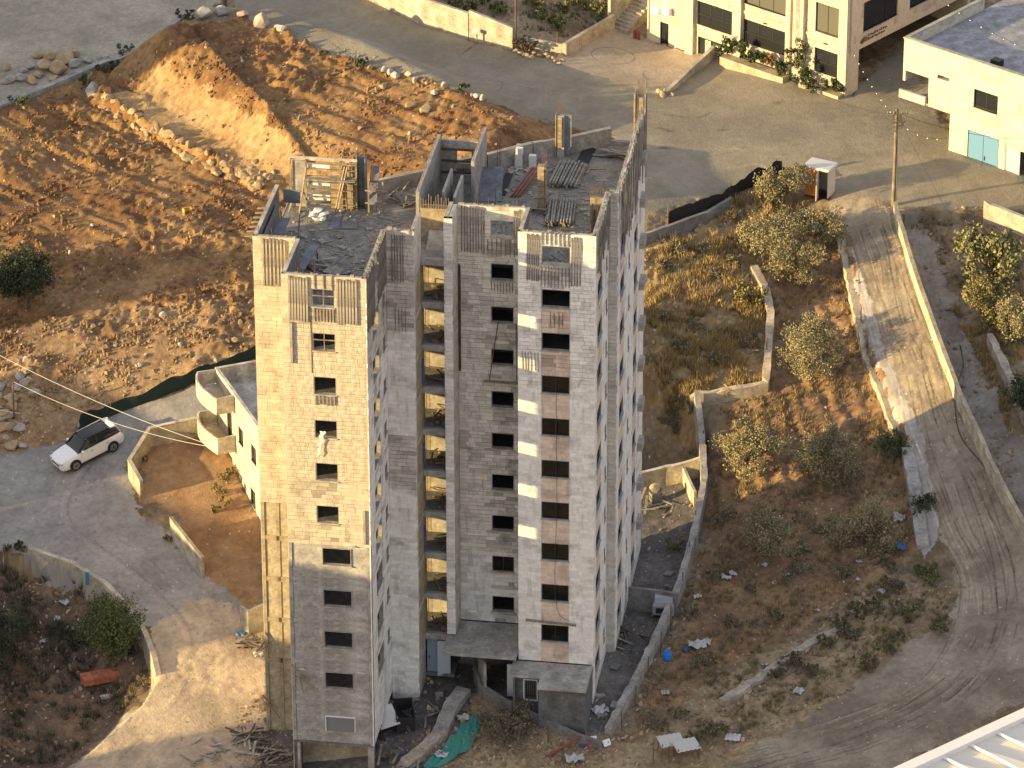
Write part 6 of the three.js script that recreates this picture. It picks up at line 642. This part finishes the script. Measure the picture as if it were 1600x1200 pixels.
tree('olive_tree', 'olive tree just below the green screen by the cabin', 'tree', 1222, 326, 1.55, 2.92, OLIVE, { group: OG, n: 9000 }); tree('olive_tree', 'olive tree at the left of the cluster below the cabin', 'tree', 1212, 412, 2.01, 3.24, OLIVE, { group: OG, n: 11000 }); tree('olive_tree', 'olive tree at the lower end of the cluster below the cabin', 'tree', 1248, 448, 1.72, 2.92, OLIVE, { group: OG, n: 9000 }); tree('olive_tree', 'olive tree beside the stone lane edge below the cabin', 'tree', 1282, 390, 1.61, 2.81, OLIVE, { group: OG, n: 9000 }); tree('olive_tree', 'round olive tree in the middle of the field slope', 'tree', 1283, 586, 2.24, 3.56, OLIVE, { group: OG, n: 13000, clumps: 70 }); tree('olive_tree', 'olive tree beside the long yard wall', 'tree', 1162, 742, 2.01, 3.35, OLIVE, { group: OG, n: 11000 }); tree('olive_tree', 'wide olive tree above the sunlit stripes of the field', 'tree', 1285, 728, 2.30, 2.92, OLIVE, { group: OG, n: 12000 }); tree('olive_tree', 'olive tree in the shaded middle of the dark field', 'tree', 1205, 860, 2.18, 2.16, OLIVE, { group: OG, n: 6500, clumps: 70 }); tree('olive_tree', 'olive tree in the shaded right part of the dark field', 'tree', 1345, 850, 2.18, 2.48, OLIVE, { group: OG, n: 6500, clumps: 70 }); tree('olive_tree', 'olive tree at the right edge of the picture above the rubble wall', 'tree', 1596, 535, 1.72, 3.02, OLIVE, { group: OG, n: 9000 });
tree('fig_tree', 'broad leafy tree by the pale corner wall at the right edge', 'tree', 1548, 452, 2.1, 3.8, [[.20, .20, .08], [.26, .24, .11], [.13, .13, .06]], { n: 4200, leaf: .17, clumps: 60 }); tree('fig_tree', 'yellowing tree right of the worn path', 'tree', 1535, 510, 1.7, 2.9, YELLOW, { n: 5000, leaf: .11 }); tree('pine_tree', 'dark green tree cut by the right edge', 'tree', 1600, 655, 1.5, 2.8, DARKG, { n: 6500, leaf: .09 });
tree('shrub', 'tall green shrub growing against the retaining wall of the pit', 'shrub', 178, 1040, 1.8, 4.6, [[.07, .10, .035], [.10, .13, .05], [.05, .075, .025], [.15, .16, .06]], { n: 13000, leaf: .08, clumps: 120, squat: 1.15, hollow: .6 }); tree('shrub', 'dark overgrown shrub in the pit at the left edge', 'shrub', 25, 1040, 2.1, 3.2, DARKG, { n: 9000, clumps: 70 }); tree('shrub', 'low dark shrub below the dark overgrown one in the pit', 'shrub', 110, 1010, 1.2, 1.2, DARKG, { n: 1500 });
tree('shrub', 'spiky green shrub by the bend of the terrace wall', 'shrub', 1172, 478, 1.0, 1.7, YELLOW, { n: 1600, leaf: .12, clumps: 26 }); tree('shrub', 'bushy shrub at the top edge of the sunlit field stripes', 'shrub', 1395, 722, 1.25, 1.9, GREEN.concat(DARKG), { n: 2400 }); tree('shrub', 'straggling shrub over the broken concrete edge', 'shrub', 1440, 800, .9, 1.3, DARKG, { n: 1300 }); tree('shrub', 'green shrub at the end of the broken concrete edge', 'shrub', 1446, 905, .9, 1.2, YELLOW.concat(GREEN), { n: 1500 }); tree('shrub', 'large dry grey bush in the spoil before the tower entrance', 'shrub', 792, 1160, 1.7, 1.7, DRY, { n: 4200, leaf: .08, clumps: 70 });
[[1398, 925, .9, 1], [1372, 948, .8, .9], [1340, 962, .9, 1], [1305, 985, .7, .8], [1420, 960, 1.0, 1], [1240, 1040, .8, .8], [1262, 1052, .7, .7], [1465, 985, 1.1, .9], [1390, 1012, 1.0, .9], [1355, 1040, .7, .6], [1115, 1150, .8, .9], [1085, 1160, .6, .6], [1330, 1000, .8, .7], [1290, 1010, .7, .7], [1215, 1058, .6, .6]].forEach(([x, y, r, h], i) => tree('low_bush', 'straggling low bush along the edge of the dark field', 'bush', x, y, r, h, i % 3 ? YELLOW.concat(DRY, GREEN) : DRY, { n: 1500, leaf: .07, clumps: 22, squat: .5, group: 'bushes along the field edge', trunk: .1 }));
[[1060, 860], [1120, 900], [1180, 930], [1240, 900], [1290, 830], [1150, 980], [1100, 1040], [1220, 970], [1320, 900], [1380, 880], [1060, 1120], [1020, 1140], [1130, 820], [1250, 860], [1080, 960]].forEach(([x, y]) => tree('field_bush', 'low dry bush in the shaded field', 'bush', x, y, rr(.6, 1.1), rr(.4, .8), DRY.concat(OLIVE), { n: 1300, leaf: .06, clumps: 20, squat: .45, group: 'dry bushes in the field', trunk: .1 }));
[[1030, 500], [1090, 515], [1140, 525], [1170, 545], [1060, 550], [1120, 565], [1040, 430], [1100, 400], [1060, 400], [1120, 440], [1150, 410], [1165, 380], [1150, 345]].forEach(([x, y]) => tree('hillside_scrub', 'dark scrubby bush on the grassy hillside', 'bush', x, y, rr(.6, 1.0), rr(.5, .9), DRY.concat(OLIVE), { n: 1400, leaf: .06, clumps: 22, squat: .5, group: 'scrub on the hillside', trunk: .1 }));
[[340, 770, .6], [352, 752, .5], [338, 800, .4], [352, 792, .5], [365, 740, .4], [226, 720, .35], [262, 842, .3]].forEach(([x, y, r]) => tree('garden_weed', 'yellow-green weed clump in the red earth garden', 'weeds', x, y, r, r * 1.2, YELLOW, { n: 260, leaf: .1, clumps: 9, group: 'weeds in the garden', trunk: .1 }));
[[34, 168, .7], [166, 112, .6], [190, 88, .8], [132, 132, .5], [288, 32, .7], [178, 105, .5], [565, 106, .5], [720, 141, .5], [25, 860, .5], [830, 75, .7], [505, 90, .3]].forEach(([x, y, r]) => tree('roadside_weed', 'green weed clump growing along a kerb or road edge', 'weeds', x, y, r, r * 1.2, GREEN.concat(DARKG), { n: 360, leaf: .1, clumps: 10, group: 'weeds along kerbs and road edges', trunk: .1 }));
[[700, 6], [735, 12], [780, 20], [830, 10], [845, 35], [880, 20], [900, 8], [870, 45], [760, 2], [930, 25]].forEach(([x, y]) => tree('garden_shrub', 'green shrub in the plot behind the upper road wall', 'shrub', x, y, rr(.5, 1), rr(.6, 1.2), GREEN.concat(YELLOW), { n: 520, leaf: .13, clumps: 14, group: 'shrubs behind the upper road wall', trunk: .1 }));
{ const c = P(1324, 151, 10.5), S = (s, o, y) => V3(s - 22, y, o).applyAxisAngle(V3(0, 1, 0), AX).add(V3(c.x, 10.5, c.z)); [[12.0, .7, .35, .55, 1.9], [13.3, .7, .35, .5, 1.6], [14.2, .7, .35, .5, 1.1], [15.0, .7, .35, .5, 1.3], [15.8, .7, .35, .45, 1.2], [16.6, .7, .35, .5, 1.0], [11.4, .7, .35, .4, .7], [18.0, .6, .3, .75, 3.0], [18.8, .9, -.2, .8, 1.7], [19.8, .9, -.2, .6, 1.0], [20.9, .7, .3, .55, .9], [21.6, .7, .3, .5, .8]].forEach(([s, o, y, r, h], i) => tree('planter_shrub', ['slim clipped shrub at the left end of the shop planter', 'slim shrub second from the left in the shop planter'][i] ?? (i === 7 ? 'tall climbing shrub beside the shop pillar' : i < 7 ? 'low shrub in the long planter of the shop' : 'low shrub in the short planter by the shop corner'), 'shrub', 0, 0, r, h, i === 4 ? [[.25, .12, .05], [.2, .14, .05]] : DARKG.concat(GREEN), { n: 620, leaf: .11, clumps: 16, squat: Math.max(.8, h / 2.2 / r), on: S(s, o, y), seed: 50 + i, trunk: .12, group: 'shrubs in the shop planters' })); }
{ const p = G0(1118, 612); tree('shrub', 'small yellow-green plant on the terrace wall corner', 'shrub', 1142, 622, .45, .7, YELLOW, { n: 300, leaf: .12, clumps: 10, trunk: .1 }); const q = G0(828, 70); tree('shrub', 'reddish brown bush in the roadside stone bed', 'shrub', 818, 78, .6, 1.0, [[.14, .08, .05], [.1, .07, .04]], { n: 500, leaf: .11, clumps: 12, trunk: .1 }); }
{ // dry grass over hillside, field edges and pit
  const r = rng(404), spots = [], add = (poly, n, s0, s1, cols) => { const xs = poly.map((p) => p[0]), ys = poly.map((p) => p[1]); let k = 0, gd = 0; while (k < n && gd++ < n * 10) { const x = lerp(Math.min(...xs), Math.max(...xs), r()), y = lerp(Math.min(...ys), Math.max(...ys), r()); if (!inPoly(x, y, poly)) continue; const p = G0(x, y); k++; if (nz(p.x, p.z, 9) < .42 + r() * .12) continue; spots.push([p, s0 + (s1 - s0) * r(), cols[(r() * cols.length) | 0], r()]); } };
  const FIELD = [[.42, .30, .13], [.30, .22, .11], [.22, .17, .10], [.18, .145, .09]], GOLD = [[.50, .365, .16], [.42, .30, .13], [.34, .245, .11], [.24, .19, .10]], DUST = [[.20, .16, .10], [.26, .2, .12], [.15, .125, .085]];
  add([[1005, 390], [1150, 305], [1215, 290], [1190, 400], [1190, 480], [1005, 500]], 2400, .3, .7, GOLD); add([[1005, 490], [1190, 470], [1195, 600], [1085, 620], [1010, 600]], 3600, .3, .7, GOLD); add([[1215, 290], [1300, 340], [1400, 670], [1420, 740], [1110, 790], [1120, 640], [1200, 610]], 3000, .2, .5, FIELD); add([[1110, 790], [1420, 740], [1430, 860], [1260, 970], [970, 1170], [1090, 880]], 2600, .2, .5, FIELD); add([[0, 870], [160, 930], [235, 1065], [110, 1190], [0, 1200]], 2600, .2, .6, DUST.concat(DARKG)); add([[1100, 1060], [1400, 890], [1500, 930], [1420, 1010], [1300, 1090], [1080, 1180]], 1600, .2, .45, DUST.concat(YELLOW)); add([[1500, 420], [1545, 500], [1600, 640], [1600, 420]], 700, .3, .6, GOLD); add([[1480, 470], [1530, 560], [1580, 680], [1560, 520]], 600, .3, .6, GOLD); add([[1010, 570], [1085, 640], [1085, 710], [1010, 640]], 500, .3, .6, DUST); add([[690, 0], [960, 0], [950, 40], [880, 60], [740, 30]], 600, .2, .4, DUST.concat(GREEN)); add([[1420, 340], [1530, 335], [1560, 420], [1500, 450]], 300, .2, .45, DUST.concat(YELLOW));
  const bl = []; for (let i = 0; i < 9; i++) { const a = i * 2.4, l = .5 + r() * .5, x = Math.cos(a) * .12, z = Math.sin(a) * .12, t = V3(Math.cos(a) * (.2 + r() * .35), l, Math.sin(a) * (.2 + r() * .35)), w = V3(-Math.sin(a), 0, Math.cos(a)).multiplyScalar(.045), g = new THREE.BufferGeometry(), A = V3(x, -.1, z); g.setAttribute('position', new THREE.Float32BufferAttribute([...A.clone().sub(w).toArray(), ...A.clone().add(w).toArray(), ...t.toArray()], 3)); g.computeVertexNormals(); bl.push(g); }
  const im = new THREE.InstancedMesh(mergeGeometries(bl), mat(1, 1, 1, { side: THREE.DoubleSide }), spots.length); im.name = 'dry_grass'; const o = new THREE.Object3D(), c = new THREE.Color(); spots.forEach(([p, s, k, q], i) => { o.position.set(p.x, hFull(p.x, p.z), p.z); o.scale.set(s * 1.3, s, s * 1.3); o.rotation.y = q * 6.28; o.updateMatrix(); im.setMatrixAt(i, o.matrix); const v = .75 + q * .5; c.setRGB(k[0] * v, k[1] * v, k[2] * v); im.setColorAt(i, c); }); scene.add(shadowy(im)); tag(im, 'dry grass and weeds covering the slopes', 'grass', null, 'stuff'); }

// ---------------------------------------------------------------- site rubbish and small things
function heap(name, label, px, py, n, r, h, mats, { len = [.6, 1.8], w = .12, group } = {}) { const p = G0(px, py), q = rng(Math.round(px * 3 + py)), t = thing(name, label, 'scrap', V3(p.x, gy(p.x, p.z), p.z), 0, group); for (let i = 0; i < n; i++) part('board', box(w * (.7 + q() * .7), .05, lerp(...len, q()), (q() - .5) * 2 * r, .05 + h * i / n, (q() - .5) * 2 * r, q() * 3.14, (q() - .5) * .5), mats[(q() * mats.length) | 0], t); return t; }
heap('timber_heap', 'grey planks piled against the short wall left of the tower', 394, 1010, 14, .6, .5, [M.woodGrey, M.wood, M.woodDark]); heap('timber_heap', 'tangle of splintered timber at the foot of the tower left corner', 395, 1165, 26, 1.1, .6, [M.woodGrey, M.concPale, M.woodDark]); heap('timber_heap', 'timber scraps under the raised corner of the tower', 432, 1190, 22, 1.0, .5, [M.woodGrey, M.woodDark, M.wood]); heap('timber_heap', 'scattered offcuts on the pale dirt at the bottom', 318, 1178, 9, 1.0, .15, [M.woodGrey, M.concPale]); heap('timber_heap', 'timber lying in the dark yard left of the entrance ledge', 660, 1120, 10, 1.3, .3, [M.woodDark, M.woodGrey], { len: [1, 2.6] }); heap('timber_heap', 'thin boards in the yard beside the right side of the tower', 985, 1000, 12, 1.2, .3, [M.woodDark, M.woodGrey], { len: [.8, 2.2] }); heap('timber_heap', 'boards and stones against the back wall of the yard', 1018, 790, 12, .9, .4, [M.woodGrey, M.concPale], { len: [.6, 2] }); heap('timber_heap', 'planks below the raised slab right of the pilotis', 625, 1195, 14, 1.2, .4, [M.woodDark, M.woodGrey], { len: [1, 2.4] });
function crumple(name, label, px, py, s, m, group, cat = 'litter') { const p = G0(px, py), g = new THREE.PlaneGeometry(s, s * .8, 6, 6), a = g.attributes.position, q = rng(Math.round(px * 7 + py * 3)); for (let i = 0; i < a.count; i++) a.setZ(i, q() * s * .3); g.computeVertexNormals(); g.rotateX(-Math.PI / 2); const t = single(name, plain(g), m, label, cat, group); t.position.set(p.x, gy(p.x, p.z) + .04, p.z); t.rotation.y = q() * 6; return t; }
const litM = mat(.5, .49, .46, { side: THREE.DoubleSide }), tarpB = mat(.05, .14, .3, { side: THREE.DoubleSide });
[[1135, 905, .6], [1195, 885, .4], [1145, 898, .5], [1278, 955, .3], [1230, 900, .3], [1105, 1005, .6], [1195, 1040, .4], [1248, 1082, .7], [1342, 880, .4], [1040, 1085, .5], [1090, 935, .5], [1340, 910, .3], [1378, 925, .5]].forEach(([x, y, s]) => crumple('litter_scrap', 'scrap of white plastic litter lying in the field', x, y, s, litM, 'litter in the field'));
crumple('plastic_sheet', 'large white plastic sheet caught on the broken concrete edge', 1405, 812, .9, litM); crumple('plastic_sheet', 'crumpled white sheet and paper heap by the yard wall', 1090, 1012, 1.1, litM); crumple('plastic_sheet', 'blue scrap among the paper heap by the yard wall', 1072, 1018, .5, tarpB); crumple('plastic_sheet', 'blue tangle at the foot of the broken concrete edge', 1408, 862, .7, tarpB); crumple('plastic_sheet', 'blue bag hanging among the olive trees below the cabin', 1235, 355, .6, tarpB); crumple('plastic_sheet', 'white bag among the olive trees below the cabin', 1228, 368, .6, litM); crumple('plastic_sheet', 'white sacking in the spoil by the red pipes', 898, 1188, 1.1, litM); crumple('plastic_sheet', 'white sacking beside the annexe corner', 938, 1112, .9, litM); crumple('plastic_sheet', 'pale bundle lying in front of the barred window', 838, 1104, 1.1, mat(.45, .45, .47, { side: THREE.DoubleSide })); crumple('plastic_sheet', 'white sacking on the sloping ledge', 724, 1122, .7, litM); crumple('plastic_sheet', 'pale wrappers below the teal tarpaulin', 690, 1182, .8, litM); crumple('plastic_sheet', 'blue wire tangle by the short corner wall', 375, 993, .7, mat(.12, .25, .4, { side: THREE.DoubleSide })); crumple('plastic_sheet', 'white bag by the planks left of the tower', 404, 1024, .6, litM); crumple('plastic_sheet', 'blue scrap on the spoil near the red pipes', 912, 1166, .5, tarpB);
[[100, 945, .7], [110, 985, .6], [140, 995, .9], [68, 1000, .5], [165, 1010, .4], [90, 970, .5]].forEach(([x, y, s]) => crumple('pit_rubbish', 'grey rubbish scrap among the stones of the pit', x, y, s, mat(.42, .44, .45, { side: THREE.DoubleSide }), 'rubbish in the pit'));
{ const p = G0(1042, 1047), t = thing('blue_drum', 'bright blue plastic drum on the yard wall', 'drum', V3(p.x, hMacro(p.x, p.z) + .75, p.z)); part('shell', plain(new THREE.LatheGeometry([[0, 0], [.26, 0], [.3, .12], [.3, .4], [.24, .5], [0, .52]].map(([r, y]) => new THREE.Vector2(r, y)), 14)), M.blue, t); part('lid', plain(new THREE.CylinderGeometry(.15, .15, .05, 10).translate(0, .54, 0)), M.blue, t); }
{ const p = G0(902, 1122), t = thing('white_bucket', 'pale plastic bucket before the annexe wall', 'bucket', p); part('shell', plain(new THREE.CylinderGeometry(.28, .24, .55, 12).translate(0, .27, 0)), M.white, t); part('handle', plain(new THREE.TorusGeometry(.24, .015, 4, 12, Math.PI).translate(0, .5, 0)), M.steel, t); }
{ const a = G0(742, 1125), b = G0(672, 1200), pts = [G0(745, 1120), G0(735, 1140), G0(722, 1160), G0(700, 1180), G0(665, 1204)], c = new THREE.CatmullRomCurve3(pts), g = new THREE.PlaneGeometry(1, 1, 8, 24), q = g.attributes.position, r = rng(3); for (let j = 0; j <= 24; j++) for (let i = 0; i <= 8; i++) { const u = j / 24, o = c.getPoint(u), t = c.getTangent(u), w = (.25 + .45 * Math.sin(u * 3.1)) * (i / 4 - 1), x = o.x - t.z * w, z = o.z + t.x * w; q.setXYZ(j * 9 + i, x, gy(x, z) + .12 + .1 * Math.sin(i * 1.9 + u * 20) + r() * .08, z); } g.computeVertexNormals(); single('teal_tarpaulin', g, M.teal, 'long teal tarpaulin strip draped over the spoil at the bottom', 'tarpaulin'); }
{ const p = G0(168, 1062), t = thing('brick_stack', 'stack of red clay hollow bricks lying in the pit', 'bricks', V3(p.x, gy(p.x, p.z), p.z), .35), bm = [mat(.38, .13, .07), mat(.33, .11, .06), mat(.43, .16, .09)]; for (let k = 0; k < 2; k++) for (let j = 0; j < 4; j++) for (let i = 0; i < 9; i++) part('brick', box(.32, .2, .24, -1.45 + i * .335 + rr(-.008, .008), .14 + k * .21, -.4 + j * .25), bm[(R() * 3) | 0], t); }
{ const p = G0(167, 1092), t = single('white_board', box(.7, .05, .5, 0, .05, 0, .4), M.white, 'small white board lying below the brick stack', 'board'); t.position.set(p.x, gy(p.x, p.z), p.z); }
for (const [x, y, w, d, a, l] of [[926, 1163, .55, .7, .2, 'upright white panel leaning in the spoil by the red pipes'], [948, 1165, .5, .4, .6, 'small white panel at the end of the curving wall']]) { const p = G0(x, y), t = single('white_board', box(w, .04, d, 0, 0, 0), M.white, l, 'board'); t.position.set(p.x, gy(p.x, p.z) + .2, p.z); t.rotation.set(.9, a, 0, 'YXZ'); }
{ const p = G0(900, 1180); for (const [a, b, l] of [[[858, 1182], [905, 1162], 'long rusty red pipe lying across the spoil'], [[912, 1138], [922, 1182], 'rusty red pipe leaning against the curving wall']]) { const A = G(...a), B = G(...b); A.y += .15; B.y += .5; single('red_pipe', rod(A, B, .07, .07, 8), M.red, l, 'pipe'); } }
{ const p = G0(604, 1142), t = thing('work_table', 'tilted white sheet on a frame beside the left block', 'table', p, .3); part('sheet', box(1.2, .05, 1.9, 0, 1.0, 0, 0, .15, .2), M.whiteCloth, t); for (const [x, z] of [[-.5, -.7], [.5, -.7], [-.5, .7], [.5, .7]]) part('leg', rod(V3(x, -.1, z), V3(x, .95 - x * .2, z), .03), M.rebar, t); }
{ const p = G0(632, 1128), t = thing('waste_skip', 'black open skip in the shaded yard', 'skip', p, .1); part('tub', [boxB(-.5, .5, .05, .12, -1.1, 1.1), boxB(-.55, -.5, .05, .9, -1.1, 1.1), boxB(.5, .55, .05, .9, -1.1, 1.1), boxB(-.55, .55, .05, .9, -1.15, -1.1), boxB(-.55, .55, .05, .9, 1.1, 1.15)], M.black, t); part('rim', [boxB(-.6, .6, .9, .95, -1.2, -1.1), boxB(-.6, .6, .9, .95, 1.1, 1.2)], M.darkMetal, t); }
{ const p = G0(1038, 962), t = thing('generator', 'grey generator set standing against the low yard wall', 'machine', p, -.1), gm = mat(.32, .33, .34, { roughness: .6 }); part('housing', boxB(-.7, .6, .25, .9, -.5, .4), gm, t); part('lid', boxB(-.6, .5, .9, 1.35, -.45, .1), mat(.42, .43, .46), t); part('vent', boxB(-.5, .0, .4, .75, .4, .43), M.black, t); part('vent', boxB(.1, .5, .4, .75, .4, .43), M.black, t); for (const x of [-.6, .5]) part('foot', boxB(x - .05, x + .05, 0, .25, -.4, .3), M.darkMetal, t); }
{ const p = G0(1024, 785), t = thing('cement_mixer', 'small machine with a pale hood by the back wall of the yard', 'machine', p, .4); part('hood', (() => { const g = rockGeo(61, 2, .8); g.scale(.9, .9, .7); g.translate(0, 1.0, 0); return g; })(), M.concTan, t); part('stand', boxB(-.35, .35, 0, .75, -.25, .25), M.concDark, t); }
for (const [x, y, a, l] of [[1048, 1172, .3, 'left of the two corrugated sheets raised on stakes at the bottom'], [1072, 1182, .35, 'right of the two corrugated sheets raised on stakes at the bottom'], [1145, 1155, -.2, 'small corrugated sheet lying beside the bushes at the bottom']]) { const p = G0(x, y), s = x > 1100 ? .6 : 1, t = thing('corrugated_sheet', l, 'sheet', V3(p.x, gy(p.x, p.z), p.z), a), g = new THREE.PlaneGeometry(1.5 * s, 1.1 * s, 28, 1), q = g.attributes.position; for (let i = 0; i < q.count; i++) q.setZ(i, .025 * Math.sin(q.getX(i) * 22)); g.computeVertexNormals(); g.rotateX(-Math.PI / 2 + .15); g.translate(0, s > .9 ? .75 : .12, 0); part('sheet', plain(g), mat(.52, .50, .46, { side: THREE.DoubleSide }), t); if (s > .9) for (const [u, v] of [[-.65, -.4], [.65, -.4], [-.65, .4], [.65, .4]]) part('stake', rod(V3(u, -.2, v), V3(u, .8, v), .03), M.rebar, t); }
{ const p = G0(293, 333), t = thing('yellow_crate', 'small yellow bracket lying on the orange earth', 'crate', V3(p.x, gy(p.x, p.z), p.z), .4), m = mat(.6, .38, .03); part('side', boxB(-.3, -.22, 0, .3, -.2, .2), m, t); part('side', boxB(.22, .3, 0, .3, -.2, .2), m, t); part('back', boxB(-.22, .22, .18, .3, -.2, -.12), m, t); }
{ const pts = [[1500, 540], [1505, 570], [1492, 620], [1500, 680], [1530, 720], [1545, 740]].map(([x, y]) => { const p = G(x, y); p.y += .06; return p; }); single('black_hose', tube(pts, .028, 40, 5), M.black, 'black hose snaking along the worn path beyond the drive wall', 'hose'); }
for (const [x, y, l] of [[992, 60, 'red gas bottle by the shop side door, left one'], [998, 62, 'red gas bottle by the shop side door, right one']]) { const p = G0(x, y), t = thing('gas_bottle', l, 'gas bottle', p); part('body', plain(new THREE.CapsuleGeometry(.13, .45, 4, 10).translate(0, .36, 0)), M.red, t); part('valve', plain(new THREE.CylinderGeometry(.04, .04, .12, 6).translate(0, .76, 0)), M.steel, t); }
{ const q = rng(88); for (let i = 0; i < 26; i++) { const a = [[600, 1170], [940, 1100], [1060, 900], [980, 1050], [660, 1090], [840, 1100]][i % 6], p = G0(a[0] + (q() - .5) * 60, a[1] + (q() - .5) * 40), t = single('yard_rubble', box(.25 + q() * .4, .12 + q() * .15, .2 + q() * .4, 0, .06, 0, q() * 3, (q() - .5) * .4), [M.concDark, M.conc, M.woodGrey][i % 3], 'broken block lying in the tower yard', 'rubble', 'broken blocks in the yard'); t.position.set(p.x, gy(p.x, p.z), p.z); } }
renderer.render(scene, camera);
